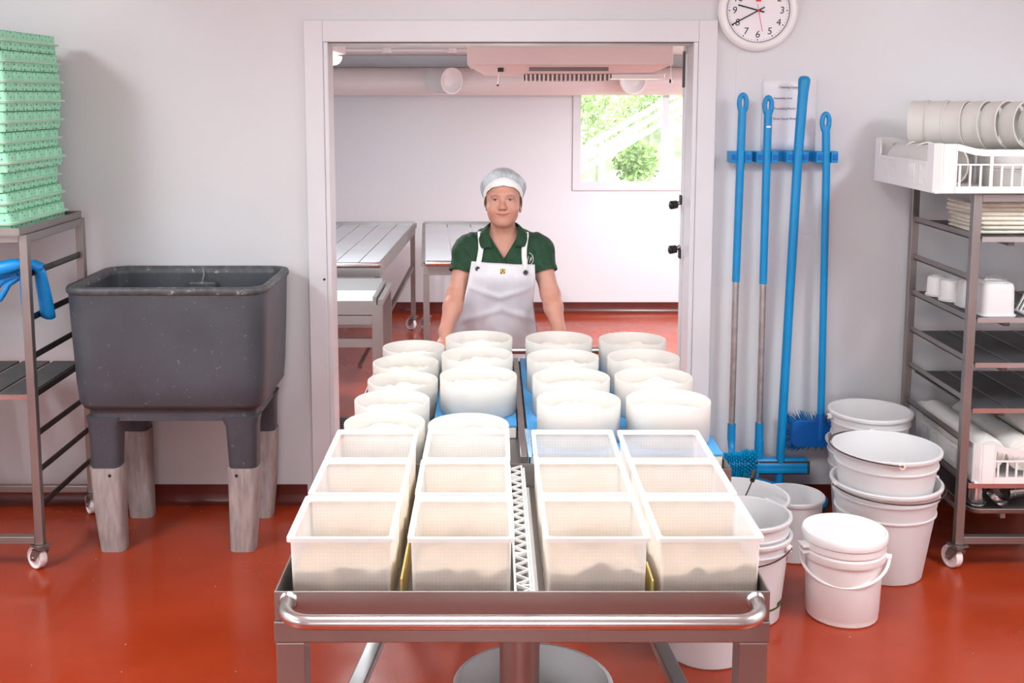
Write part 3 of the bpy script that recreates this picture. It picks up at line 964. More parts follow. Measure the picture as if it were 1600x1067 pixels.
# its round brush head
br = t1
A = Vector((0.93, 4.86, 0.255))
B = Vector((1.205, 4.85, 0.262))
q = MB().tube([A, A.lerp(B, 0.3), A.lerp(B, 0.8), B], [0.024, 0.028, 0.028, 0.022], 16)
q.build('brush_core', 'cyan_br', br, smooth=True)
q = MB()
for i in range(26):
    for k in range(22):
        f_ = i / 25
        a = 2 * PI * k / 22 + (i % 2) * 0.14
        L = (0.058 if f_ < 0.8 else 0.058 + 0.012) * rb.uniform(0.92, 1.05)
        c = A.lerp(B, f_)
        d = Vector((0.35 * (f_ - 0.75) * (1 if f_ > 0.6 else 0.2), math.cos(a), math.sin(a))).normalized()
        q.tube([c + d * 0.015, c + d * L], [0.0036, 0.0030], 4)
q.build('bristles', 'cyan_br', br, kind='stuff')
# light blue scoop in front of it
sc = thing('plastic_scoop', 'light blue curved scoop end showing behind the nested buckets', 'scoop', (1.05, 4.76, 0.0))
q = MB()
lps = []
for i in range(9):
    a = PI * i / 8
    lps.append([(1.05 + 0.11 * math.cos(a) * s_, 4.755 + yy * 0.6, 0.055 + 0.105 * math.sin(a) * s_) for s_, yy in ((1.0, -0.08), (1.0, 0.05), (0.8, 0.09), (0.3, 0.10))])
q.loft(lps, False, False, False)
q.build('bowl', 'cyan_br', sc, smooth=True, solid=0.004, angle=70)
MB().tube([(1.05, 4.80, 0.055), (1.05, 4.80, 0.03), (1.05, 4.79, 0.001)], [0.012, 0.013, 0.012], 10).build('handle', 'cyan_br', sc, smooth=True)


# ---------------------------------------------------------------- buckets
def bucket(name, label, cx, cy, z0, r_top, r_bot, h, group=None, ribs=(0.10,), wall=0.004, bail=None, m='bucket', rimw=0.010):
    t = thing(name, label, 'bucket', (cx, cy, z0), group)
    def R(z):
        return r_bot + (r_top - r_bot) * z / h
    pr = [(r_bot - 0.006, 0.0), (r_bot, 0.006)]
    for rz in sorted(ribs, reverse=True):
        pass
    zs = sorted(h - r for r in ribs)
    for zz in zs:
        pr += [(R(zz - 0.004), zz - 0.004), (R(zz) + 0.006, zz - 0.003), (R(zz) + 0.006, zz + 0.002), (R(zz + 0.004), zz + 0.003)]
    pr += [(R(h - 0.016), h - 0.016), (r_top + rimw * 0.8, h - 0.016), (r_top + rimw, h - 0.012), (r_top + rimw, h - 0.003), (r_top + rimw * 0.7, h), (r_top - wall * 0.4, h),
           (r_top - wall, h - 0.004), (R(0.05) - wall, 0.05), (r_bot - wall, 0.008), (r_bot - wall - 0.008, 0.005)]
    q = MB()
    loops = [[(cx + r * math.cos(2 * PI * j / 48), cy + r * math.sin(2 * PI * j / 48), z0 + z) for j in range(48)] for r, z in pr]
    q.loft(loops, True, True)
    bo = q.build('pail', m, t, smooth=True, angle=35)
    if bail:
        # bail: ear position angle, lie angle (how far the wire falls), z drop of ear
        ang, fall, ed, grip = bail
        ez = z0 + h - ed
        er = R(h - ed) + 0.010
        e0 = Vector((cx + er * math.cos(ang), cy + er * math.sin(ang), ez))
        e1 = Vector((cx - er * math.cos(ang), cy - er * math.sin(ang), ez))
        side = Vector((-math.sin(ang), math.cos(ang), 0))
        for e, sg in ((e0, 1), (e1, -1)):
            dv = Vector((math.cos(ang), math.sin(ang), 0)) * sg
            MB().cyl(e - dv * 0.008, e + dv * 0.010, 0.013, n=12).build('ear', 'white_pl', t, smooth=True)
            MB().cyl(e + dv * 0.010, e + dv * 0.0125, 0.006, n=8).build('wire_end', 'rust', t)
        pts = []
        c = Vector((cx, cy, ez))
        for k in range(25):
            a = PI * k / 24
            rad = Vector((math.cos(ang), math.sin(ang), 0)) * (er + 0.010) * math.cos(a)
            out = (side * math.cos(fall) + Vector((0, 0, 1)) * math.sin(fall)) * (er + 0.010) * math.sin(a) * (0.62 if grip else 1.0)
            pts.append(c + rad + out)
        MB().tube(pts, 0.0028, 6).build('bail', 'wire', t, smooth=True)
        if grip:
            mid = pts[12]
            MB().tube([pts[10], pts[11], pts[12], pts[13], pts[14]], 0.010, 10).build('grip', 'black', t, smooth=True)
    return t


bucket('bucket', 'white bucket at the bottom of the nested pair by the basket rack', 1.612, 4.30, 0.0, 0.212, 0.155, 0.395, 'nested white buckets by the rack', ribs=(0.05, 0.12), bail=(3.3, -0.06, 0.012, False))
bucket('bucket', 'upper white bucket of the nested pair, dark wire bail around its rim', 1.606, 4.295, 0.135, 0.206, 0.152, 0.40, 'nested white buckets by the rack', ribs=(0.06,), bail=(1.49, 0.05, 0.010, False))
bucket('bucket', 'white bucket behind the nested pair, beside the blue deck brush', 1.672, 4.70, 0.0, 0.172, 0.13, 0.43, 'white buckets by the deck brush', ribs=(0.05, 0.11))
bucket('bucket', 'topmost bucket behind the nested pair, wire bails hanging at both sides', 1.676, 4.695, 0.135, 0.172, 0.13, 0.435, 'white buckets by the deck brush', ribs=(0.05, 0.11), bail=(0.0, -0.75, 0.03, False))
bucket('bucket', 'lower of two nested buckets beside the trolley, green band near its base', 0.95, 3.93, 0.0, 0.165, 0.135, 0.33, 'nested buckets beside the trolley', ribs=(0.05,), bail=(2.5, -0.28, 0.03, False))
bucket('bucket', 'upper nested bucket beside the trolley with a rusty bail end on its rim', 0.948, 3.928, 0.065, 0.163, 0.131, 0.335, 'nested buckets beside the trolley', ribs=(0.06,), bail=(0.15, -1.1, 0.02, False))
bucket('bucket', 'tall white bucket behind the nested pair beside the trolley, bent wire at its ear', 1.01, 4.31, 0.0, 0.198, 0.160, 0.325, 'white buckets beside the trolley', ribs=(0.06,), bail=(1.25, 2.05, 0.03, True))
tb = bucket('frosted_tub', 'frosted round tub between the trolley buckets and the lidded pail', 1.28, 4.47, 0.0, 0.125, 0.117, 0.265, None, ribs=())
bucket('bucket', 'cream bucket standing half hidden behind the trolley leg', 0.755, 3.645, 0.0, 0.165, 0.142, 0.36, None, ribs=(0.05,))
bucket('bucket', 'wide white bucket under the trolley drain pipe', 0.105, 2.66, 0.0, 0.198, 0.16, 0.44, None, ribs=(0.045,))
# printed band and red mark on the nested buckets beside the trolley
lowb = [o for o in bpy.data.objects if o.get('label', '').startswith('lower of two nested buckets')][0]
q = MB()
q.lathe([(0.1412, 0.062), (0.1419, 0.070)], (0.95, 3.93, 0), 20, -1.6, 0.3)
q.build('green_band', 'greenink', lowb, solid=0.0012)
q = MB().lathe([(0.1419, 0.070), (0.1434, 0.086)], (0.95, 3.93, 0), 6, -0.75, -0.45)
q.build('green_block_print', 'greenink', lowb, solid=0.0012)
q = MB().lathe([(0.1570, 0.235), (0.1588, 0.255)], (0.95, 3.93, 0), 4, -0.5, -0.38)
q.build('red_print', 'redink', lowb, solid=0.0012)

# lidded pail
LPX, LPY = 1.325, 3.925
lpail = thing('lidded_pail', 'small white pail with snap lid and white plastic handle', 'pail', (LPX, LPY, 0))
q = MB()
pr = [(0.125, 0.0), (0.131, 0.006), (0.133, 0.03), (0.134, 0.032), (0.141, 0.235), (0.150, 0.236), (0.1515, 0.240), (0.1515, 0.262), (0.149, 0.264), (0.146, 0.268), (0.146, 0.275), (0.1525, 0.276), (0.153, 0.300), (0.147, 0.302), (0.147, 0.31), (0.0, 0.31)]
loops = [[(LPX + r * math.cos(2 * PI * j / 48), LPY + r * math.sin(2 * PI * j / 48), z) for j in range(48)] for r, z in pr[:-1]]
q.loft(loops, True, True)
q.build('pail', 'white_pl', lpail, smooth=True, angle=35)
q = MB()
pr = [(0.150, 0.303), (0.1565, 0.304), (0.158, 0.312), (0.157, 0.330), (0.153, 0.336), (0.148, 0.337), (0.143, 0.332), (0.136, 0.3315), (0.01, 0.3325)]
loops = [[(LPX + r * math.cos(2 * PI * j / 48), LPY + r * math.sin(2 * PI * j / 48), z) for j in range(48)] for r, z in pr]
q.loft(loops, True, True)
q.build('lid', 'white_gloss', lpail, smooth=True, angle=35)
ang = 2.75
pts = []
for k in range(25):
    a = PI * k / 24
    er = 0.163
    rad = Vector((math.cos(ang - PI), math.sin(ang - PI), 0)) * er * math.cos(a)
    side = Vector((math.cos(ang - PI + PI / 2 * -1), math.sin(ang - PI - PI / 2), 0))
    out = (side * 0.82 + Vector((0, 0, -0.55))) * er * math.sin(a)
    pts.append(Vector((LPX, LPY, 0.248)) + rad + out)
MB().tube(pts, 0.0062, 8).build('handle', 'white_pl', lpail, smooth=True)
for sg in (1, -1):
    dv = Vector((math.cos(ang), math.sin(ang), 0)) * sg
    MB().cyl(Vector((LPX, LPY, 0.248)) + dv * 0.148, Vector((LPX, LPY, 0.248)) + dv * 0.170, 0.014, n=12).build('ear', 'white_pl', lpail, smooth=True)
q = MB()
for k, zz in enumerate((0.285, 0.262)):
    a = 3.3
    q.obox((LPX + 0.160 * math.cos(a), LPY + 0.160 * math.sin(a), zz), (0.03, 0.05, 0.010), Matrix.Rotation(a, 3, 'Z'))
q.build('lid_tab', 'white_pl', lpail, bevel=0.003)

# ---------------------------------------------------------------- right rack with baskets
RX0, RX1, RY0, RY1 = 1.925, 2.56, 4.31, 4.94
rackR = post_rack('shelf_trolley', 'tall stainless wheeled rack holding baskets, cloths and tubs', RX0, RX1, RY0, RY1, 1.566, [1.405, 1.235, 1.07, 0.90, 0.735, 0.565, 0.40, 0.265], 4, 0.55)
GX0, GX1 = RX0 + 0.022, RX1 - 0.022
SHELVES = [('top', 1.391, 'dark slatted shelf under the folded cream cloths'), ('tub', 1.064, 'dark slatted shelf carrying the small white tubs'),
           ('upper empty', 0.879, 'upper of two empty dark slatted shelves in the basket rack'), ('lower empty', 0.69, 'lower of two empty dark slatted shelves in the basket rack'),
           ('basket', 0.374, 'slatted shelf under the lower white basket')]
for nm, z, lab in SHELVES:
    s_ = thing('slatted_shelf', lab, 'shelf', ((GX0 + GX1) / 2, 4.62, z - 0.018), 'slatted shelves of the basket rack')
    for i in range(4):
        x = GX0 + i * (GX1 - GX0) / 4
        MB().box(x + 0.003, x + (GX1 - GX0) / 4 - 0.007, RY0 - 0.010, RY1 - 0.03, z - 0.006, z).build('slat', 'shelf_dark', s_)
        if i:
            MB().box(x - 0.0065, x + 0.0025, RY0 - 0.010, RY1 - 0.03, z - 0.004, z + 0.0025).build('rib', 'steel', s_)
    MB().box(GX0, GX1, RY0 - 0.018, RY0 - 0.0105, z - 0.018, z + 0.002).build('front_lip', 'steel_bright', s_)
    MB().box(GX0 + 0.11, GX0 + 0.135, RY0 - 0.008, RY1 - 0.03, z - 0.034, z - 0.0065).build('bracket', 'steel_dark', s_)
    MB().box(GX0 + 0.43, GX0 + 0.455, RY0 - 0.008, RY1 - 0.03, z - 0.034, z - 0.0065).build('bracket', 'steel_dark', s_)


def basket(name, label, x0, x1, y0, y1, z0, h):
    """white stacking basket: solid corners, slotted walls, rims"""
    t = thing(name, label, 'basket', ((x0 + x1) / 2, (y0 + y1) / 2, z0))
    MB().box(x0 + 0.004, x1 - 0.004, y0 + 0.004, y1 - 0.004, z0, z0 + 0.008).build('floor_panel', 'white_pl', t)
    cl, th = 0.085, 0.006
    zm = z0 + h * 0.60
    for sx in (0, 1):
        for sy in (0, 1):
            X, Y = (x0, x1)[sx], (y0, y1)[sy]
            dx, dy = (1, -1)[sx], (1, -1)[sy]
            q = MB()
            ch = 0.022
            pts = [(X + dx * cl, Y), (X + dx * ch, Y), (X, Y + dy * ch), (X, Y + dy * cl), (X + dx * th, Y + dy * cl), (X + dx * th, Y + dy * (ch + 0.003)), (X + dx * (ch + 0.003), Y + dy * th), (X + dx * cl, Y + dy * th)]
            q.prism(pts, 2, z0 + 0.002, z0 + h)
            q.build('corner_panel', 'white_pl', t)
            for kx in (0.4, 0.98):
                MB().box(min(X + dx * cl * kx, X + dx * (cl * kx - 0.004)), max(X + dx * cl * kx, X + dx * (cl * kx - 0.004)), Y - 0.004 * dy if dy > 0 else Y, Y if dy > 0 else Y + 0.004, z0 + 0.004, z0 + h).build('corner_rib', 'white_pl', t)
    for (ya, yb) in ((y0, y0 + th), (y1 - th, y1)):
        s_ = MB().box(x0 + cl, x1 - cl, ya, yb, z0 + 0.002, z0 + 0.028)
        s_.build('lower_rail', 'white_pl', t)
        MB().box(x0 + cl, x1 - cl, ya - 0.003, yb, zm - 0.006, zm).build('middle_rail', 'white_pl', t)
        lps = []
        for i in range(13):
            f_ = i / 12
            dip = 0.022 * min(1, min(f_, 1 - f_) * 5)
            zt = z0 + h - dip
            x = x0 + cl + (x1 - x0 - 2 * cl) * f_
            lps.append([(x, ya - 0.003, zt), (x, yb, zt), (x, yb, zt - 0.026), (x, ya, zt - 0.026)])
        MB().loft(lps).build('top_rail', 'white_pl', t)
        nx = 11
        for i in range(nx):
            x = x0 + cl + 0.012 + (x1 - x0 - 2 * cl - 0.024) * i / (nx - 1)
            wide = 0.008 if i % 4 != 3 else 0.013
            MB().box(x - wide / 2, x + wide / 2, ya, yb - 0.001, z0 + 0.028, zm - 0.004 if i % 4 != 3 else z0 + h - 0.03).build('slat', 'white_pl', t)
    for (xa, xb) in ((x0, x0 + th), (x1 - th, x1)):
        zs = z0 + h * 0.62
        q = MB().box(xa, xb, y0 + cl, y1 - cl, z0 + 0.002, z0 + 0.03)
        q.box(xa - (0.003 if xa == x0 else 0), xb, y0 + cl, y1 - cl, zs - 0.012, zs)
        ym = (y0 + y1) / 2
        q.box(xa, xb, ym - 0.075, ym + 0.075, z0 + 0.03, zs - 0.012)
        q.build('side_panel', 'white_pl', t)
        for (a, b_) in ((y0 + cl, ym - 0.075), (ym + 0.075, y1 - cl)):
            n = 9
            for i in range(n):
                y = a + (b_ - a) * (i + 0.5) / n
                if i in (4,):
                    MB().box(xa, xb, y - 0.016, y + 0.016, z0 + 0.03, zs - 0.012).build('slat', 'white_pl', t)
                else:
                    MB().box(xa, xb, y - 0.0045, y + 0.0045, z0 + 0.03, zs - 0.012).build('slat', 'white_pl', t)
    return t


basket('stacking_basket', 'white slotted basket of ring moulds on top of the rack', 1.735, 2.34, 4.262, 4.965, 1.569, 0.195)
# ring moulds standing in rows inside the basket
def ring(label, c, axis, r=0.098, L=0.072, wall=0.004):
    t = thing('ring_mould', label, 'mould', (c[0], c[1], c[2] - (r if abs(axis[2]) < 0.5 else L / 2)), 'white ring moulds in the top basket')
    ax = Vector(axis).normalized()
    u = ax.cross(Vector((0.3, 0, 1)) if abs(ax.z) < 0.9 else Vector((1, 0, 0))).normalized()
    v = u.cross(ax)
    q = MB()
    lps = []
    for rr_, h in ((r - wall, -L / 2), (r, -L / 2), (r, L / 2 - 0.008), (r + 0.003, L / 2 - 0.007), (r + 0.003, L / 2), (r - wall, L / 2), (r - wall, -L / 2)):
        lps.append([Vector(c) + ax * h + (u * math.cos(2 * PI * j / 36) + v * math.sin(2 * PI * j / 36)) * rr_ for j in range(36)])
    q.loft(lps, False, False)
    q.build('band', 'mould_ring', t, smooth=True, angle=40)
M['mould_ring'] = plastic_translucent('ring_mould_plastic', (0.80, 0.79, 0.76), 0.25, 0.0, rough=0.4)
ordr = ['first', 'second', 'third', 'fourth', 'fifth', 'sixth', 'seventh']
for i in range(7):
    f_ = i / 6
    ring('white ring mould standing in the back row, %s from the wall end of the basket' % ordr[i], (1.875 + 0.064 * i, 4.79 - 0.052 * i, 1.726 + 0.103), (0.85 - 0.085 * i, -0.53 - 0.07 * i, 0.02 + 0.015 * i), 0.100, 0.074)
for i in range(4):
    ring('white ring mould lying low in the front row, %s from the basket corner' % ordr[i], (1.83 + 0.006 * i, 4.78 - 0.105 * i, 1.580 + 0.088), (0.25, -0.97, 0.10), 0.082, 0.10)
for i in range(4):
    for j in range(2):
        ring('white ring mould lying flat %s in the basket, %s from the wall' % (['at the bottom', 'on another'][j], ordr[i]), (2.04 + 0.055 * i + (0.09 if i % 2 else 0), 4.84 - 0.155 * i, 1.5785 + 0.036 + j * 0.074), (0.0, 0.02, 1.0), 0.092, 0.072)

# folded cloths
for i in range(8):
    z0 = 1.3935 + i * 0.0183
    dx, dy = rnd.uniform(-0.012, 0.012) - i * 0.003, rnd.uniform(-0.008, 0.008)
    lps = []
    W_, D_ = 0.44, 0.30
    for (ins, zz) in ((0.012, 0.0), (0.003, 0.003), (0.0, 0.009), (0.003, 0.0145), (0.012, 0.0178)):
        ring_ = []
        for p in rrect(2.185 + dx, 4.52 + dy, W_ - 2 * ins, D_ - 2 * ins, 0.02, 0, 4):
            ring_.append((p[0] + 0.010 * math.sin(37 * p[1] + i * 2.1), p[1] + 0.005 * math.sin(30 * p[0] + i), z0 + zz))
        lps.append(ring_)
    lab = {0: 'cream folded cheese cloth at the bottom of the pile', 7: 'cream folded cheese cloth on top of the pile'}.get(i, 'cream folded cheese cloth, %s from the bottom of the pile' % ['', 'second', 'third', 'fourth', 'fifth', 'sixth', 'seventh'][min(i, 6)])
    o = MB().loft(lps).build('folded_cloth', 'cloth', smooth=True, angle=60)
    tag(o, lab, 'cloth', 'folded cheese cloths on the rack')

# small tubs on the shelf
def tubby(label, cx, cy, z0, r0, r1, h, m='white_pl', up=False, square=False):
    t = thing('small_tub', label, 'tub', (cx, cy, z0), 'small white tubs on the rack shelf')
    q = MB()
    if square:
        S_ = lambda w_, z: rrect(cx, cy, w_, w_ * 0.9, 0.028, z0 + z, 5)
        q.loft([S_(r0 * 2 + 0.012, 0.0), S_(r0 * 2 + 0.012, 0.006), S_(r0 * 2, 0.008), S_(r1 * 2 + 0.006, h * 0.86), S_(r1 * 2 - 0.004, h * 0.97), S_(r1 * 2 - 0.022, h)])
    else:
        pr = [(r0 + 0.005, 0), (r0 + 0.005, 0.008), (r0, 0.010), (r1, h - 0.012), (r1 - 0.004, h - 0.004), (r1 - 0.012, h)]
        q.loft([[(cx + r * math.cos(2 * PI * j / 32), cy + r * math.sin(2 * PI * j / 32), z0 + z) for j in range(32)] for r, z in pr])
    q.build('shell', m, t, smooth=True, angle=40)
    q = MB()
    rr_ = r1 - 0.02
    q.loft([[(cx + r * math.cos(2 * PI * j / 32), cy + r * math.sin(2 * PI * j / 32), z0 + z) for j in range(32)] for r, z in ((rr_, h), (rr_, h + 0.003), (rr_ - 0.004, h + 0.003), (rr_ - 0.004, h + 0.0005))], True, True)
    q.build('base_ring', m, t, smooth=True, angle=40)
ZS = 1.0665
tubby('upturned frosted square tub at the front of the tub shelf', 2.045, 4.375, ZS, 0.068, 0.062, 0.135, 'bucket', square=True)
tubby('small white round tub beside the rear rack post', 1.985, 4.79, ZS, 0.046, 0.043, 0.090)
tubby('small white round tub with rounded shoulders between the rack posts', 2.0, 4.67, ZS, 0.050, 0.047, 0.095)
tubby('milky square tub just behind the front rack post', 2.03, 4.535, ZS, 0.056, 0.050, 0.115, 'bucket', square=True)
tubby('small white round tub at the back behind the frosted one', 2.20, 4.70, ZS, 0.048, 0.045, 0.10)
ps = thing('plastic_stand', 'white slanted plastic stand at the end of the tub shelf', 'stand', (2.22, 4.38, ZS))
q = MB()
for k in range(4):
    q.bar((2.165 + 0.0 * k, 4.34 + 0.03 * k, ZS), (2.205, 4.34 + 0.03 * k, ZS + 0.085), 0.010, 0.006)
q.bar((2.205, 4.335, ZS + 0.085), (2.205, 4.435, ZS + 0.085), 0.010, 0.010)
q.bar((2.165, 4.335, ZS + 0.004), (2.165, 4.435, ZS + 0.004), 0.010, 0.008)
q.build('side_slats', 'white_pl', ps)
MB().box(2.16, 2.33, 4.335, 4.435, ZS, ZS + 0.004).build('foot', 'white_pl', ps)

# lower basket with rolled cloths
basket('stacking_basket', 'white slotted basket with rolled cloths low in the rack', 1.965, 2.53, 4.283, 4.925, 0.3765, 0.165)
def roll(label, p0, p1, r):
    t = thing('cloth_roll', label, 'cloth', tuple(p0), 'white cloth rolls in the lower basket')
    p0, p1 = Vector(p0), Vector(p1)
    d = (p1 - p0).normalized()
    u = d.cross(Vector((0, 0, 1))).normalized()
    v = u.cross(d)
    q = MB()
    lps = []
    for f_ in (0.0, 0.02, 0.5, 0.98, 1.0):
        rr_ = r * (0.96 if f_ in (0.0, 1.0) else 1 + 0.02 * math.sin(f_ * 9))
        lps.append([p0.lerp(p1, f_) + (u * math.cos(a) + v * math.sin(a)) * rr_ for a in (2 * PI * j / 28 for j in range(28))])
    q.loft(lps)
    q.build('roll_body', 'cloth_w', t, smooth=True, angle=50)
    q = MB()
    pts = []
    for k in range(40):
        a = 2 * PI * 2.6 * k / 39
        rr_ = r * (0.2 + 0.75 * k / 39)
        pts.append(p0 - d * 0.001 + (u * math.cos(a) + v * math.sin(a)) * rr_)
    q.tube(pts, 0.0012, 4)
    q.build('spiral_edge', 'cloth', t)
roll('long white cloth roll lying against the tub-side wall of the lower basket', (2.045, 4.33, 0.486), (2.04, 4.90, 0.49), 0.068)
roll('white cloth roll in the middle of the lower basket', (2.19, 4.34, 0.482), (2.185, 4.90, 0.486), 0.070)
roll('white cloth roll at the far side of the lower basket', (2.345, 4.33, 0.488), (2.34, 4.90, 0.492), 0.075)
roll('white cloth roll stacked on top of the others in the lower basket', (2.267, 4.37, 0.605), (2.267, 4.90, 0.609), 0.064)

# bottom tray with steel fittings
bt = thing('steel_tray', 'shallow stainless tray of pipe fittings at the bottom of the rack', 'tray', (2.24, 4.6, 0.245))
MB().loft([rrect(2.245, 4.60, 0.55, 0.60, 0.04, 0.2455, 5), rrect(2.245, 4.60, 0.56, 0.61, 0.045, 0.250, 5), rrect(2.245, 4.60, 0.565, 0.615, 0.045, 0.268, 5), rrect(2.245, 4.60, 0.585, 0.635, 0.05, 0.2685, 5)], True, False).build('tray_bed', 'steel', bt, smooth=True, angle=40, solid=0.002)
for rx in (2.1, 2.4):
    MB().box(rx - 0.01, rx + 0.01, 4.30, 4.90, 0.225, 0.2445).build('tray_foot', 'steel', bt)
def fitting(label, c, prof, axis=(0, 0, 1)):
    t = thing('pipe_fitting', label, 'fitting', tuple(c), 'steel pipe fittings in the bottom tray')
    ax = Vector(axis).normalized()
    u = ax.cross(Vector((0.3, 1, 0.2))).normalized()
    v = u.cross(ax)
    q = MB()
    q.loft([[Vector(c) + ax * h + (u * math.cos(2 * PI * j / 28) + v * math.sin(2 * PI * j / 28)) * r for j in range(28)] for r, h in prof])
    q.build('body', 'steel_bright', t, smooth=True, angle=35)
    return t
f1 = fitting('upright flared steel pipe reducer in the bottom tray', (2.03, 4.40, 0.252), [(0.041, 0), (0.041, 0.008), (0.036, 0.012), (0.033, 0.04), (0.028, 0.085), (0.028, 0.094), (0.033, 0.095), (0.033, 0.108), (0.029, 0.109), (0.029, 0.113), (0.034, 0.114), (0.034, 0.118)])
f2 = fitting('tilted steel clamp ring leaning in the bottom tray', (2.105, 4.375, 0.292), [(0.030, -0.012), (0.046, -0.012), (0.048, 0.0), (0.046, 0.012), (0.030, 0.012)], (0.55, -0.25, 0.8))
f3 = fitting('steel tube coupling lying at the end of the bottom tray', (2.155, 4.42, 0.296), [(0.040, 0), (0.040, 0.012), (0.033, 0.014), (0.033, 0.03), (0.036, 0.032), (0.036, 0.15), (0.042, 0.152), (0.042, 0.165)], (0.96, 0.28, 0.0))

# ---------------------------------------------------------------- front trolley with the square moulds
TX0, TX1, TYA, TYB = -0.465, 0.590, 2.20, 3.085
TC = (TX0 + TX1) / 2
tro = thing('draining_trolley', 'long stainless draining trolley loaded with square and round moulds', 'trolley', (TC, 3.3, 0))
MB().box(TX0 + 0.004, TX1 - 0.004, TYA + 0.004, TYB - 0.004, 0.800, 0.806).build('tray_bed', 'steel', tro)
for nm, bb in (('front_panel', (TX0, TX1, TYA, TYA + 0.004, 0.840, 0.905)), ('rear_panel', (TX0, TX1, TYB - 0.004, TYB, 0.806, 0.880)),
               ('side_panel', (TX0, TX0 + 0.004, TYA + 0.004, TYB - 0.004, 0.806, 0.905)), ('side_panel', (TX1 - 0.004, TX1, TYA + 0.004, TYB - 0.004, 0.806, 0.905))):
    MB().box(*bb).build(nm, 'steel', tro, bevel=0.0012)
MB().box(TX0 - 0.002, TX1 + 0.002, TYA - 0.002, TYA + 0.05, 0.790, 0.838).build('front_beam', 'steel_spot', tro, bevel=0.003)
MB().box(TX0, TX1, TYB - 0.05, TYB, 0.755, 0.7995).build('rear_beam', 'steel', tro, bevel=0.003)
for x in (TX0, TX1 - 0.05):
    MB().box(x, x + 0.05, TYA + 0.05, TYB - 0.05, 0.755, 0.7995).build('side_beam', 'steel', tro, bevel=0.003)
for x in (TX0 + 0.032, TX1 - 0.032):
    for y in (TYA + 0.032,):
        MB().box(x - 0.031, x + 0.031, y - 0.031, y + 0.031, 0.132, 0.789).build('leg', 'steel_spot', tro, bevel=0.003)
        caster(tro, x, y, 0.132, 0.055, 0.4)
# sloping pan under the bed
q = MB()
q.add([(TX0 + 0.06, TYA + 0.06, 0.798), (TX1 - 0.06, TYA + 0.06, 0.798), (TX1 - 0.06, TYB - 0.06, 0.798), (TX0 + 0.06, TYB - 0.06, 0.798),
       (TC - 0.09, 2.45, 0.735), (TC + 0.09, 2.45, 0.735), (TC + 0.09, 2.62, 0.735), (TC - 0.09, 2.62, 0.735)],
      [(0, 1, 5, 4), (1, 2, 6, 5), (2, 3, 7, 6), (3, 0, 4, 7), (4, 5, 6, 7)])
q.build('drain_pan', 'steel', tro, solid=0.002)
MB().tube([(TC + 0.003, 2.52, 0.742), (TC + 0.003, 2.52, 0.35)], 0.049, 24).build('drain_pipe', 'steel', tro, smooth=True)
for sg, xa, xb in ((-1, TX0 + 0.032, -0.19), (1, TX1 - 0.032, 0.37)):
    MB().bar((xa, TYA + 0.06, 0.35), (xb, 4.36, 0.35), 0.044, 0.03).build('brace', 'steel_spot', tro, bevel=0.003)
# push handle: bent tube
hz, yo = 0.879, TYA - 0.085
pts = []
x0, x1 = TX0 + 0.030, TX1 - 0.030
pts.append((x0, TYA, hz + 0.004))
for k in range(9):
    a = PI / 2 * k / 8
    pts.append((x0 + 0.062 * (1 - math.cos(a)), TYA - 0.023 - 0.062 * math.sin(a), hz))
for k in range(9):
    a = PI / 2 * (1 - k / 8)
    pts.append((x1 - 0.062 * (1 - math.cos(a)), TYA - 0.023 - 0.062 * math.sin(a), hz))
pts.append((x1, TYA, hz + 0.004))
ho = MB().tube(pts, 0.0155, 20).build('push_handle', 'steel_bright', tro, smooth=True, angle=60)
for x in (x0, x1):
    MB().lathe([(0.024, 0), (0.020, 0.006), (0.016, 0.007)], (0, 0, 0), 20) if False else None
    q = MB().cyl((x, TYA, hz + 0.004), (x, TYA - 0.006, hz + 0.004), 0.021, 0.017, n=20)
    q.build('weld_collar', 'steel_bright', ho, smooth=True)

# white lattice strip and channel in the middle gap
lat = thing('drain_lattice', 'white plastic lattice strip lying between the mould columns', 'strip', (0.058, 2.65, 0.806))
q = MB()
LZ, LX = 0.875, 0.0665
y0, y1 = TYA + 0.02, TYB - 0.012
for x in (LX - 0.017, LX + 0.017):
    MB().box(x - 0.0025, x + 0.0025, y0, y1, 0.8065, LZ + 0.004).build('side_rail', 'white_pl', lat)
n = 34
for k in range(n):
    ya, yb = y0 + (y1 - y0) * k / n, y0 + (y1 - y0) * (k + 1) / n
    p = [(LX - 0.0155, ya, LZ), (LX + 0.0155, yb, LZ)] if k % 2 else [(LX + 0.0155, ya, LZ), (LX - 0.0155, yb, LZ)]
    MB().bar(p[0], p[1], 0.0042, 0.006).build('zigzag_bar', 'white_pl', lat)
for k in range(5):
    y = y0 + (y1 - y0) * (k + 0.5) / 5
    MB().box(LX - 0.0145, LX + 0.0145, y - 0.004, y + 0.004, LZ - 0.012, LZ - 0.004).build('cross_bar', 'white_pl', lat)
chn = thing('plastic_channel', 'plain white plastic channel beside the lattice strip', 'channel', (0.098, 2.65, 0.806))
MB().box(0.0875, 0.0925, y0, y1, 0.8065, 0.872).build('web', 'white_pl', chn)
MB().box(0.0925, 0.106, y0, y1, 0.8065, 0.8115).build('foot', 'white_pl', chn)

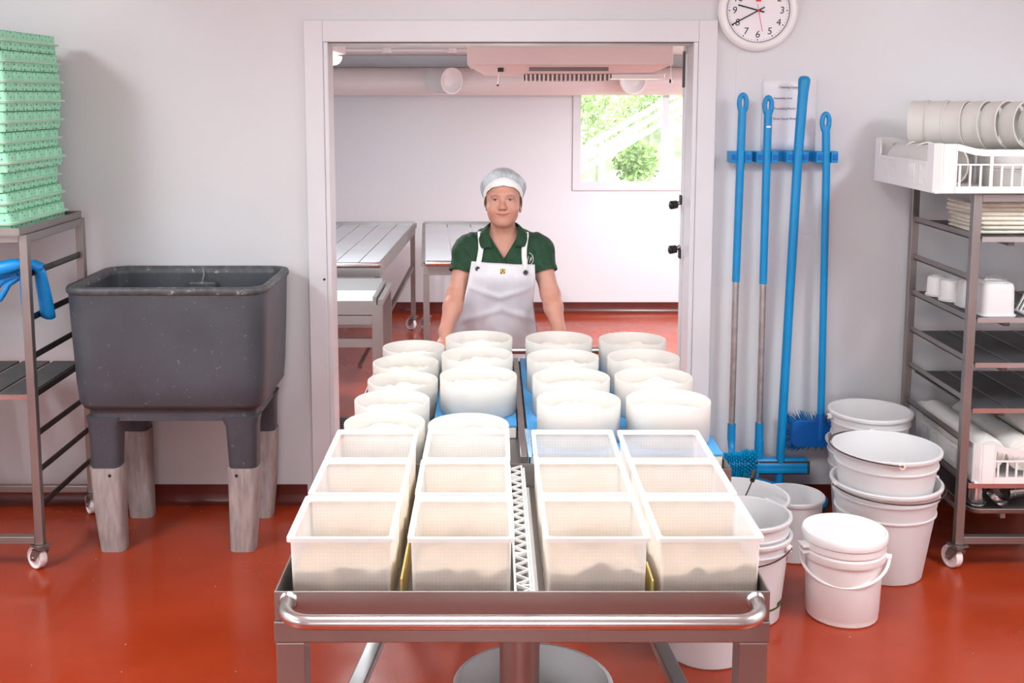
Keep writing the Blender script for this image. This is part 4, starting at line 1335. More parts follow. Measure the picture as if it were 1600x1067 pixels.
# square moulds: proto centred on the origin
CWX, CWY, CHH = 0.233, 0.256, 0.192
proto = thing('square_mould', 'x', 'mould', (0, 0, 0), 'white perforated square moulds')
q = MB()
o_ = lambda w_, d_, z: rrect(0, 0, w_, d_, 0.008, z, 3)
q.loft([o_(CWX - 0.022, CWY - 0.022, 0.0), o_(CWX - 0.014, CWY - 0.014, CHH - 0.006)], True, False)
q.build('perforated_wall', 'crate', proto, solid=0.0)
q = MB().loft([o_(CWX - 0.014, CWY - 0.014, CHH - 0.010), o_(CWX, CWY, CHH - 0.009), o_(CWX, CWY, CHH), o_(CWX - 0.022, CWY - 0.022, CHH), o_(CWX - 0.024, CWY - 0.024, CHH - 0.010), o_(CWX - 0.014, CWY - 0.014, CHH - 0.010)], False, False)
q.build('rim', 'crate_rim', proto)
def curd_slab(seed, w_, d_, z0, zc, amp, round_r=None, tilt=0.0):
    """uneven heap of curd filling the base of a mould"""
    r2 = random.Random(seed)
    n = 26
    ph = [r2.uniform(0, 6.28) for _ in range(10)]
    vs, fs = [], []
    idx = {}
    def hgt(u, v):
        h = zc
        for k in range(5):
            fr = 9 + 11 * k
            h += amp / (1 + 0.55 * k) * math.sin(fr * u + ph[k] + 2 * math.sin(5 * v + ph[k + 5])) * math.cos((fr * 0.8) * v + ph[k + 4])
        return h
    if round_r:
        rings, seg = 9, 44
        vs.append((0, 0, hgt(0, 0)))
        for i in range(1, rings + 1):
            for j in range(seg):
                rr_ = round_r * i / rings
                x, y = rr_ * math.cos(2 * PI * j / seg), rr_ * math.sin(2 * PI * j / seg)
                vs.append((x, y, hgt(x * 2.5, y * 2.5) - 0.012 * (i / rings) ** 4))
        for j in range(seg):
            fs.append((0, 1 + j, 1 + (j + 1) % seg))
        for i in range(rings - 1):
            for j in range(seg):
                a, b_ = 1 + i * seg + j, 1 + i * seg + (j + 1) % seg
                fs.append((a, a + seg, b_ + seg, b_))
        base = len(vs)
        last = 1 + (rings - 1) * seg
        for j in range(seg):
            vs.append((round_r * math.cos(2 * PI * j / seg), round_r * math.sin(2 * PI * j / seg), z0))
        for j in range(seg):
            fs.append((last + j, base + j, base + (j + 1) % seg, last + (j + 1) % seg))
        fs.append(tuple(base + j for j in range(seg)))
    else:
        for i in range(n + 1):
            for j in range(n + 1):
                x, y = w_ * (i / n - 0.5), d_ * (j / n - 0.5)
                vs.append((x, y, hgt(x * 2.5, y * 2.5) - tilt * (j / n - 0.35)))
        for i in range(n):
            for j in range(n):
                a = i * (n + 1) + j
                fs.append((a, a + n + 1, a + n + 2, a + 1))
        edge = [i * (n + 1) for i in range(n + 1)] + [n * (n + 1) + j for j in range(1, n + 1)] + [i * (n + 1) + n for i in range(n - 1, -1, -1)] + [j for j in range(n - 1, 0, -1)]
        base = len(vs)
        for e in edge:
            vs.append((vs[e][0] * 0.985, vs[e][1] * 0.985, z0))
        m_ = len(edge)
        for k in range(m_):
            fs.append((edge[k], base + k, base + (k + 1) % m_, edge[(k + 1) % m_]))
        fs.append(tuple(base + k for k in range(m_)))
    return MB().add(vs, fs)

cols = [(-0.331, 'tub-side outer column'), (-0.070, 'tub-side inner column'), (0.226, 'bucket-side inner column'), (0.472, 'bucket-side outer column')]
rows = [(2.385, 'front row'), (2.650, 'middle row'), (2.908, 'rear row')]
first = True
for ci, (cxx, cl_) in enumerate(cols):
    for ri, (cyy, rl_) in enumerate(rows):
        o = proto if first else copy_tree(proto)
        first = False
        jx, jy, jr = rnd.uniform(-0.002, 0.002), rnd.uniform(-0.002, 0.002), rnd.uniform(-0.008, 0.008)
        if ri == 2 and ci >= 2:
            jy -= 0.004
        o.location = (cxx + jx, cyy + jy, 0.8065)
        o.rotation_euler = (0, 0, jr)
        o['label'] = 'white perforated square mould, %s, %s' % (rl_, cl_)
        zc = [0.100, 0.085, 0.08][ri] + (-0.03 if ri == 2 and ci >= 2 else 0)
        cu = curd_slab(ci * 7 + ri, CWX - 0.026, CWY - 0.026, 0.004, zc, 0.010, tilt=0.035).build('curd', 'curd', None, smooth=True, angle=70)
        cu.location = (cxx + jx, cyy + jy, 0.8065)
        cu.rotation_euler = (0, 0, jr)
        tag(cu, 'crumbly cream curd in the square mould, %s, %s' % (rl_, cl_), 'curd', 'curd in the square moulds')
# yellow whey streaks between the moulds
for k, (x, ya, yb) in enumerate(((-0.2005, 2.27, 2.98), (0.3495, 2.262, 2.36))):
    q = MB()
    q.box(x - 0.0025, x + 0.0025, ya, yb, 0.8065, 0.902)
    o = q.build('whey_film', 'whey', bevel=0.003)
    tag(o, ['yellow whey film in the gap between the tub-side mould columns', 'yellow whey streak between two front moulds on the bucket side'][k], 'whey', 'whey between the moulds')

# ---------------------------------------------------------------- rear trolley with the round moulds
UX0, UX1, UYA, UYB = -0.475, 0.705, 3.10, 4.42
tr2 = tro
ZB = 0.826
MB().box(UX0 + 0.004, UX1 - 0.004, UYA + 0.004, UYB - 0.004, ZB - 0.006, ZB).build('tray_bed', 'steel', tr2)
for nm, bb in (('front_panel', (UX0, UX1, UYA, UYA + 0.004)), ('rear_panel', (UX0, UX1, UYB - 0.004, UYB)), ('side_panel', (UX0, UX0 + 0.004, UYA + 0.004, UYB - 0.004)), ('side_panel', (UX1 - 0.004, UX1, UYA + 0.004, UYB - 0.004))):
    MB().box(*bb, ZB - 0.006, 0.858).build(nm, 'steel', tr2, bevel=0.001)
for y in (UYA, UYB - 0.04):
    MB().box(UX0, UX1, y, y + 0.04, 0.765, ZB - 0.0065).build('cross_beam', 'steel', tr2, bevel=0.003)
for x in (UX0, UX1 - 0.04):
    MB().box(x, x + 0.04, UYA + 0.04, UYB - 0.04, 0.765, ZB - 0.0065).build('side_beam', 'steel', tr2, bevel=0.003)
    for y in (UYB - 0.02,):
        MB().box(x + 0.002, x + 0.038, y - 0.018, y + 0.018, 0.132, 0.7645).build('leg', 'steel', tr2, bevel=0.003)
        caster(tr2, x + 0.02, y, 0.132, 0.055, 0.8)
MB().box(UX0 + 0.038, UX1 - 0.038, UYB - 0.038, UYB - 0.002, 0.32, 0.36).build('rear_crossbar', 'steel', tr2)
HZ2, HY2 = 0.878, UYB + 0.10
pts = [(UX0 + 0.10, UYB, HZ2 - 0.04)]
xh0, xh1 = UX0 + 0.10, UX1 - 0.10
for k in range(7):
    a = PI / 2 * k / 6
    pts.append((xh0 + 0.05 * (1 - math.cos(a)), UYB + 0.05 + 0.05 * math.sin(a), HZ2))
for k in range(7):
    a = PI / 2 * (1 - k / 6)
    pts.append((xh1 - 0.05 * (1 - math.cos(a)), UYB + 0.05 + 0.05 * math.sin(a), HZ2))
pts.append((xh1, UYB, HZ2 - 0.04))
MB().tube(pts, 0.0155, 16).build('rear_handle', 'steel_bright', tr2, smooth=True, angle=60)

# draining boards with blue mats
def board(label, x0, x1, y0, y1):
    t = thing('draining_board', label, 'board', ((x0 + x1) / 2, (y0 + y1) / 2, ZB))
    MB().box(x0, x1, y0, y1, ZB + 0.0005, ZB + 0.040).build('core', 'cream_pl', t, bevel=0.003)
    MB().box(x0 - 0.001, x1 + 0.001, y0 - 0.002, y1, ZB + 0.040, ZB + 0.0455).build('blue_mat', 'bluemat', t)
    return t
BZ = ZB + 0.046
bA = board('blue-matted board under the back round moulds on the tub side', -0.196, 0.078, 3.485, 4.41)
bB = board('wide blue-matted board under the round moulds on the bucket side', 0.113, 0.6985, 3.195, 4.41)
q = MB()
q.add([(0.108, 3.16, BZ + 0.002), (0.118, 3.16, BZ + 0.002), (0.122, 3.42, BZ + 0.003), (0.104, 3.44, BZ + 0.003), (0.104, 3.15, 0.83), (0.104, 3.43, 0.832)], [(0, 1, 2, 3), (0, 3, 5, 4)])
q.build('net_edge', 'bluenet', bB, solid=0.0015)
q = MB().box(0.0835, 0.1045, 3.16, 4.40, ZB + 0.0005, ZB + 0.05)
o = q.build('steel_divider', 'steel', bevel=0.002)
tag(o, 'steel divider channel between the two blue-matted boards', 'channel')

# round moulds
def round_mould_proto(r, h):
    t = thing('round_mould', 'x', 'mould', (0, 0, 0), 'white round cheese moulds')
    q = MB()
    pr = [(r - 0.005, 0.0), (r - 0.002, 0.003), (r, h - 0.004), (r - 0.001, h), (r - 0.004, h), (r - 0.005, h - 0.004), (r - 0.008, 0.006)]
    q.loft([[(rr_ * math.cos(2 * PI * j / 56), rr_ * math.sin(2 * PI * j / 56), z) for j in range(56)] for rr_, z in pr], True, True)
    q.build('wall', 'mould', t, smooth=True, angle=50)
    return t
pA = round_mould_proto(0.125, 0.122)
pB = round_mould_proto(0.133, 0.124)
usedp = {id(pA): False, id(pB): False}
MOULDS = []
o10 = ['first', 'second', 'third', 'fourth', 'fifth', 'sixth']
c1 = [(-0.318, 4.285), (-0.328, 4.03), (-0.322, 3.775), (-0.333, 3.525), (-0.334, 3.27)]
c1 = [(-0.318, 4.288), (-0.330, 4.032), (-0.320, 3.777), (-0.335, 3.523), (-0.335, 3.268)]
for i, (x, y) in enumerate(c1):
    MOULDS.append((pA, x, y, ZB + 0.0005, 'white round curd mould in the tub-side column, %s from the worker' % o10[i]))
for i, (x, y) in enumerate([(-0.055, 4.245), (-0.058, 3.965), (-0.050, 3.66)]):
    MOULDS.append((pB, x, y, BZ, 'white round curd mould on narrow blue mat, %s from the worker' % o10[i]))
MOULDS.append((pA, -0.075, 3.245, ZB + 0.0005, 'white round curd mould off the mat just behind the square moulds'))
for i, (x, y) in enumerate([(0.262, 4.235), (0.258, 3.925), (0.268, 3.635), (0.272, 3.355)]):
    MOULDS.append((pB, x, y, BZ, 'white round curd mould beside the steel divider, %s from the worker' % o10[i]))
for i, (x, y) in enumerate([(0.552, 4.22), (0.555, 3.925), (0.551, 3.64), (0.556, 3.355)]):
    MOULDS.append((pB, x, y, BZ, 'white round curd mould at outer edge of wide blue mat, %s from the worker' % o10[i]))
for k, (pp, x, y, z, lab) in enumerate(MOULDS):
    if not usedp[id(pp)]:
        o = pp
        usedp[id(pp)] = True
    else:
        o = copy_tree(pp)
    o.location = (x, y, z)
    o.rotation_euler = (0, 0, rnd.uniform(0, 6))
    o['label'] = lab
    r = 0.125 if pp is pA else 0.133
    cu = curd_slab(100 + k, 0, 0, 0.0065, 0.088 + rnd.uniform(-0.003, 0.003), 0.008, r - 0.010).build('curd', 'curd_pale', None, smooth=True, angle=70)
    cu.location = (x, y, z)
    tag(cu, lab.replace('white round curd mould', 'curd in round mould'), 'curd', 'curd in the round moulds')

# ---------------------------------------------------------------- far room
for i, (x, y, z, sx, sy, pw, c) in enumerate(FAR_LAMPS):
    t = thing('batten_light', ['white batten light on the far-room ceiling above the tables', 'white batten light on the far-room ceiling on the window side'][i], 'light', (x, y, z), 'far room batten lights')
    MB().box(x - sx / 2, x + sx / 2, y - sy / 2, y + sy / 2, z + 0.0, FCH).build('housing', 'white_pl', t, bevel=0.01)
    MB().loft([[(x + 0.05 * math.cos(a), y_, z - 0.012 + 0.05 * math.sin(a)) for a in (PI + PI * k / 10 for k in range(11))] for y_ in (y - sy / 2 + 0.02, y + sy / 2 - 0.02)], False, False, False).build('diffuser', 'lamp', t, smooth=True)
# round air duct under the ceiling along the far wall
du = thing('air_duct', 'fat white round air duct running along the far wall', 'duct', (0, 9.45, 2.07))
q = MB().tube([(FXL + 0.01, 9.52, 2.073), (FXR - 0.01, 9.52, 2.073)], 0.118, 40)
q.build('duct_pipe', 'duct', du, smooth=True, angle=60)
for x in (0.33, 1.95, -1.7):
    MB().tube([(x - 0.015, 9.52, 2.073), (x + 0.015, 9.52, 2.073)], 0.1205, 40).build('joint_band', 'duct', du, smooth=True)
struct(MB().box(FXL, FXR, 9.64, FY - 0.001, 2.20, FCH).build('trim_9', 'wall_far'))
for i, (x, lab) in enumerate(((-0.40, 'round white air nozzle on the duct above the worker'), (1.18, 'round white air nozzle on the duct above the window'))):
    t = thing('air_nozzle', lab, 'vent', (x, 9.40, 2.08), 'air nozzles on the duct')
    dx = 0.02
    rim = MB()
    lps = []
    A = Vector((x - 0.09 * (1 if i == 0 else -0.2), 9.42, 2.085))
    ax = Vector((0.60 if i == 0 else -0.10, -0.80 if i == 0 else -0.97, -0.04)).normalized()
    u = ax.cross(Vector((0, 0, 1))).normalized()
    v = u.cross(ax)
    for r, h in ((0.108, 0.0), (0.108, 0.22), (0.112, 0.23), (0.112, 0.245), (0.100, 0.247), (0.092, 0.235), (0.05, 0.20), (0.015, 0.205)):
        lps.append([A + ax * h + (u * math.cos(2 * PI * j / 36) + v * math.sin(2 * PI * j / 36)) * r for j in range(36)])
    rim.loft(lps)
    rim.build('nozzle', 'white_gloss', t, smooth=True, angle=45)
# ceiling air unit
ac = thing('air_unit', 'boxy white ceiling cooling unit with dark grille in the far room', 'air unit', (0.45, 7.5, FCH))
AX0, AX1, AY0, AY1 = -0.155, 1.085, 6.62, 7.55
MB().box(AX0, AX1, AY0, AY1, 2.135, FCH - 0.001).build('casing', 'ac', ac, bevel=0.006)
q = MB().loft([rrect((AX0 + AX1) / 2, (AY0 + AY1) / 2, AX1 - AX0 - 0.04, AY1 - AY0 - 0.04, 0.01, 2.1345, 3), rrect((AX0 + AX1) / 2, (AY0 + AY1) / 2 - 0.02, AX1 - AX0 - 0.20, AY1 - AY0 - 0.22, 0.02, 2.085, 3)])
q.build('lower_shroud', 'ac', ac, bevel=0.004)
MB().box(0.20, 0.72, 6.74, 7.02, 2.045, 2.0845).build('grille_frame', 'grille', ac)
for k in range(20):
    x = 0.206 + 0.508 * k / 19
    MB().box(x - 0.006, x + 0.006, 6.730, 7.015, 2.040, 2.082).build('grille_bar', 'ac', ac)
MB().box(0.22, 0.70, 6.655, 6.70, 2.10, 2.134).build('intake_slot', 'grille', ac)
MB().box(0.725, 1.05, 6.70, 7.12, 2.055, 2.0835).build('drip_flap', 'white_gloss', ac, bevel=0.003)
MB().box(0.03, 0.065, 6.66, 6.675, 2.095, 2.128).build('wiring_socket', 'black', ac)
q = MB().tube([(0.04, 6.70, 2.10), (0.035, 6.70, 2.05), (0.03, 6.70, 2.02)], 0.004, 6)
q.build('drain_hose', 'white_pl', ac)
MB().sphere((0.03, 6.70, 2.015), 0.007, 8, 6).build('hose_tip', 'black', ac)
pc = thing('pull_cord', 'thin hanging pull cord beside the cooling unit', 'cord', (1.18, 7.2, 2.0))
MB().cyl((1.165, 7.2, FCH - 0.001), (1.165, 7.2, 2.06), 0.003, n=6).build('cord', 'white_pl', pc)
MB().cyl((1.165, 7.2, 2.06), (1.165, 7.2, 2.035), 0.007, 0.009, n=10).build('toggle', 'black', pc)
# ceiling conduit with junction box
cdt = thing('ceiling_conduit', 'white conduit with junction boxes across the far-room ceiling', 'conduit', (-0.3, 7.3, 2.28))
MB().tube([(-1.6, 8.1, FCH - 0.014), (AX0 - 0.01, 8.1, FCH - 0.014)], 0.012, 10).build('pipe', 'white_pl', cdt, smooth=True)
for x in (-0.78, -0.30):
    MB().cyl((x, 8.1, FCH - 0.001), (x, 8.1, FCH - 0.035), 0.035, n=18).build('junction_box', 'white_pl', cdt, smooth=True, angle=40)


def steel_table(name, label, x0, x1, y0, y1, h, slots, skew=0.0, lower=None, wheel=True):
    """stainless table: lipped top in planks, bull-nosed front, legs, diagonal brace"""
    t = thing(name, label, 'table', ((x0 + x1) / 2, (y0 + y1) / 2, 0))
    n = slots
    def X(x, y):
        return x + skew * (y - y0) / (y1 - y0)
    for i in range(n):
        xa = x0 + (x1 - x0) * i / n + 0.004
        xb = x0 + (x1 - x0) * (i + 1) / n - 0.004
        q = MB()
        lo0 = [(X(xa, y0 + 0.04), y0 + 0.04), (X(xb, y0 + 0.04), y0 + 0.04), (X(xb, y1 - 0.02), y1 - 0.02), (X(xa, y1 - 0.02), y1 - 0.02)]
        q.prism(lo0, 2, h - 0.020, h - 0.010)
        q.build('top_panel', 'table_top', t)
    q = MB()
    q.tube([(x0 + 0.02, y0 + 0.02, h - 0.012), (x1 - 0.025, y0 + 0.02, h - 0.012), (x1 - 0.006, y0 + 0.04, h - 0.012)], 0.018, 12)
    q.build('front_nosing', 'steel_bright', t, smooth=True)
    for xx in (x0, x1):
        q = MB()
        q.loft([[(X(xx - 0.012, y), y, h - 0.035), (X(xx + 0.012, y), y, h - 0.035), (X(xx + 0.012, y), y, h), (X(xx - 0.012, y), y, h)] for y in (y0 + 0.04, y1)])
        q.build('side_lip', 'steel', t)
    q = MB().box(X(x0, y1), X(x1, y1), y1 - 0.02, y1, h - 0.035, h + 0.012)
    q.build('rear_lip', 'steel', t)
    q = MB().box(x0, x1, y0 + 0.03, y0 + 0.065, h - 0.09, h - 0.032)
    q.build('front_beam', 'steel', t)
    q = MB()
    q.loft([[(X(x1 - 0.03, y), y, h - 0.085), (X(x1, y), y, h - 0.085), (X(x1, y), y, h - 0.036), (X(x1 - 0.03, y), y, h - 0.036)] for y in (y0 + 0.066, y1)])
    q.build('side_beam', 'steel', t)
    for xx in (x0 + 0.02, x1 - 0.02):
        for y in (y0 + 0.05, y1 - 0.03):
            x = X(xx, y)
            MB().box(x - 0.019, x + 0.019, y - 0.019, y + 0.019, 0.118, h - 0.036 if y > y0 + 0.1 else h - 0.091).build('leg', 'steel', t)
            caster(t, x, y, 0.118, 0.05, 0.9)
    return t


M['table_top'] = mat('wet_steel_top', (0.70, 0.72, 0.74), 0.30, 0.55, var=0.03, vscale=4)
ta = steel_table('steel_table', 'stainless table with slotted top beside the doorway in the far room', -1.62, -0.715, 6.79, 9.0, 0.90, 6, 0.07)
tbb = steel_table('steel_table', 'stainless table with slotted top standing behind the worker', -0.445, 0.13, 6.86, 9.02, 0.90, 3, -0.13)
q = MB().bar((-0.665, 8.85, 0.55), (-0.90, 7.2, 0.13), 0.03, 0.03)
q.build('brace', 'steel', ta)
q = MB().bar((0.10, 7.0, 0.62), (0.22, 6.45, 0.12), 0.03, 0.03)
# low trolley in the far room
lt = thing('low_trolley', 'low stainless trolley with a deep tray in the far room', 'trolley', (-1.1, 7.35, 0))
lx0, lx1, ly0, ly1, lh = -1.50, -0.63, 6.15, 6.72, 0.80
MB().box(lx0, lx1 - 0.06, ly0 + 0.02, ly1 - 0.02, lh - 0.060, lh - 0.055).build('tray_bed', 'table_top', lt)
MB().box(lx0, lx1 - 0.06, ly0 + 0.005, ly0 + 0.02, lh - 0.10, lh - 0.02).build('front_wall', 'steel', lt)
MB().box(lx0, lx1 - 0.06, ly1 - 0.02, ly1, lh - 0.06, lh + 0.02).build('rear_wall', 'steel', lt)
MB().box(lx1 - 0.06, lx1 - 0.04, ly0 + 0.005, ly1, lh - 0.06, lh + 0.005).build('side_wall', 'steel', lt)
MB().box(lx1 - 0.030, lx1, ly0, ly1, lh - 0.04, lh - 0.01).build('side_rail', 'steel', lt)
MB().box(lx0, lx1 - 0.066, ly0, ly0 + 0.035, lh - 0.155, lh - 0.105).build('front_beam', 'steel', lt)
MB().box(lx0, lx1 - 0.066, ly0, ly0 + 0.035, 0.51, 0.56).build('lower_beam', 'steel', lt)
MB().box(lx0, lx1 - 0.066, ly1 - 0.035, ly1, 0.51, 0.56).build('lower_beam', 'steel', lt)
for x in (lx0 + 0.02, lx1 - 0.035):
    for y in (ly0 + 0.02, ly1 - 0.02):
        MB().box(x - 0.03, x + 0.03, y - 0.02, y + 0.02, 0.112, lh - 0.041).build('leg', 'steel', lt)
        caster(lt, x, y, 0.112, 0.048, 0.5)
# floor gutter grating in the far room
gt = thing('floor_grating', 'steel drain grating let into the far-room floor by the doorway', 'grating', (-0.9, 6.28, 0.0))
for y in (6.13, 6.43):
    MB().box(-1.6, -0.45, y - 0.02, y + 0.02, 0.0005, 0.012).build('edge_bar', 'steel', gt)
for k in range(12):
    y = 6.16 + k * 0.0218
    MB().box(-1.6, -0.45, y, y + 0.008, 0.0005, 0.010).build('grate_bar', 'steel_dark' if k % 2 else 'steel', gt)

# ---------------------------------------------------------------- outside the far window
ro = random.Random(11)
gm = MB()
n = 16
vs, fs = [], []
for i in range(n + 1):
    for j in range(n + 1):
        x, y = -3 + 10 * i / n, FY + 0.5 + 6 * j / n
        vs.append((x, y, -0.2 + 0.62 * max(0, y - FY - 0.9) + 0.12 * ro.random()))
for i in range(n):
    for j in range(n):
        a = i * (n + 1) + j
        fs.append((a, a + n + 1, a + n + 2, a + 1))
gm.add(vs, fs)
struct(gm.build('ground_bank', 'bank', smooth=True))
for k, (bx, by, bz, br_) in enumerate(((1.12, 12.0, 1.85, 0.46), (1.85, 12.9, 1.95, 0.45), (2.55, 12.3, 1.9, 0.42), (1.55, 11.75, 1.25, 0.26), (0.3, 12.8, 2.2, 0.45))):
    t = thing('bank_shrub', ['leafy shrub at the corner of the window view', 'leafy shrub in the upper middle of the window view', 'leafy shrub behind the window mullion', 'small leafy shrub low on the bank outside', 'leafy shrub on the bank hidden beside the window'][k], 'shrub', (bx, by, bz - br_), 'shrubs on the bank outside')
    q = MB()
    for i in range(900):
        d = Vector((ro.gauss(0, 1), ro.gauss(0, 1), ro.gauss(0, 1))).normalized() * br_ * (ro.random() ** 0.4)
        c = Vector((bx, by, bz)) + d
        u = Vector((ro.gauss(0, 1), ro.gauss(0, 1), ro.gauss(0, 1))).normalized()
        v = u.orthogonal().normalized()
        s_ = ro.uniform(0.022, 0.045)
        q.add([c - u * s_, c + v * s_ * 0.5, c + u * s_, c - v * s_ * 0.5], [(0, 1, 2, 3)])
    q.build('leaves', 'leaf', t, kind='stuff')
    MB().tube([(bx, by, bz - br_ - 0.6), (bx + 0.05, by, bz)], [0.03, 0.012], 8).build('stem', 'bank', t)
fr = thing('timber_rail', 'pale sloping timber rails on the bank outside the window', 'rail', (1.5, 11.0, 0.8))
for k in range(3):
    a = Vector((0.85, 10.75 + 0.05 * k, 1.20 + 0.10 * k))
    b_ = Vector((2.35, 11.15 + 0.05 * k, 2.05 + 0.10 * k))
    MB().bar(a, b_, 0.04, 0.05).build('rail', 'rail_pale', fr)
for x in (1.1, 1.8):
    z = 1.20 + (x - 0.85) * 0.57
    MB().box(x - 0.03, x + 0.03, 10.95, 11.01, 0.0, z).build('rail_post', 'rail_pale', fr)

# ---------------------------------------------------------------- the worker
M['skin'] = None
t = NT('skin')
b = t.n('ShaderNodeBsdfPrincipled')
b.inputs['Roughness'].default_value = 0.5
b.inputs['Subsurface Weight'].default_value = 0.12
b.inputs['Subsurface Radius'].default_value = (0.012, 0.005, 0.003)
b.inputs['Subsurface Scale'].default_value = 0.5
at = t.n('ShaderNodeAttribute', attribute_name='tint')
tc = t.n('ShaderNodeTexCoord')
nz = t.n('ShaderNodeTexNoise', i_Scale=28.0, i_Detail=4.0)
t.l(tc, 'Object', nz, 'Vector')
m1 = t.n('ShaderNodeMix', data_type='RGBA')
m1.inputs[6].default_value = (0.58, 0.325, 0.245, 1)
m1.inputs[7].default_value = (0.56, 0.225, 0.16, 1)
fac = t.math('ADD', at.outputs['Fac'], t.math('MULTIPLY', t.math('SUBTRACT', nz.outputs['Fac'], 0.5), 0.35), True)
t.t.links.new(fac, m1.inputs[0])
t.l(m1, 2, b, 'Base Color')
t.l(b, 0, t.out, 0)
M['skin'] = t.m
M['polo'] = mat('green_polo_knit', (0.014, 0.062, 0.027), 0.85, var=0.12, vscale=40, bump=0.25, bscale=500)
M['trouser'] = mat('dark_trouser_cloth', (0.02, 0.022, 0.025), 0.85, var=0.1, vscale=40)
M['apron'] = mat('white_wipe_clean_apron', (0.68, 0.68, 0.73), 0.34, var=0.02, vscale=8)
M['strap'] = mat('white_apron_strap', (0.84, 0.84, 0.83), 0.7, var=0.03, vscale=40)
M['net'] = mat('pale_hairnet', (0.55, 0.62, 0.66), 0.75, var=0.16, vscale=22, bump=0.8, bscale=60, stretch=(1.6, 1.6, 0.35))
M['netband'] = mat('white_hairnet_band', (0.86, 0.88, 0.86), 0.75, var=0.03, vscale=40)
M['hair'] = mat('brown_hair', (0.16, 0.075, 0.04), 0.6, var=0.3, vscale=60)
M['boot'] = mat('white_boot_rubber', (0.80, 0.80, 0.79), 0.4, var=0.03)
M['eyewhite'] = mat('eye_white', (0.62, 0.52, 0.47), 0.3, var=0.02)
M['iris'] = mat('eye_iris', (0.05, 0.05, 0.045), 0.2, var=0.1)
M['lip'] = mat('lip_skin', (0.55, 0.20, 0.15), 0.45, var=0.05)
M['browhair'] = mat('pale_eyebrow', (0.42, 0.20, 0.13), 0.7, var=0.1)
M['mouthdark'] = mat('mouth_line', (0.22, 0.05, 0.04), 0.5, var=0.05)
M['yellow'] = mat('yellow_badge', (0.85, 0.50, 0.02), 0.5, var=0.03)

HS = 0.0035
GLO = np.array([-0.345, 4.45, -0.01])
GHI = np.array([0.435, 5.13, 1.655])
GN = np.ceil((GHI - GLO) / HS).astype(int) + 1
AX = [GLO[i] + HS * np.arange(GN[i]) for i in range(3)]


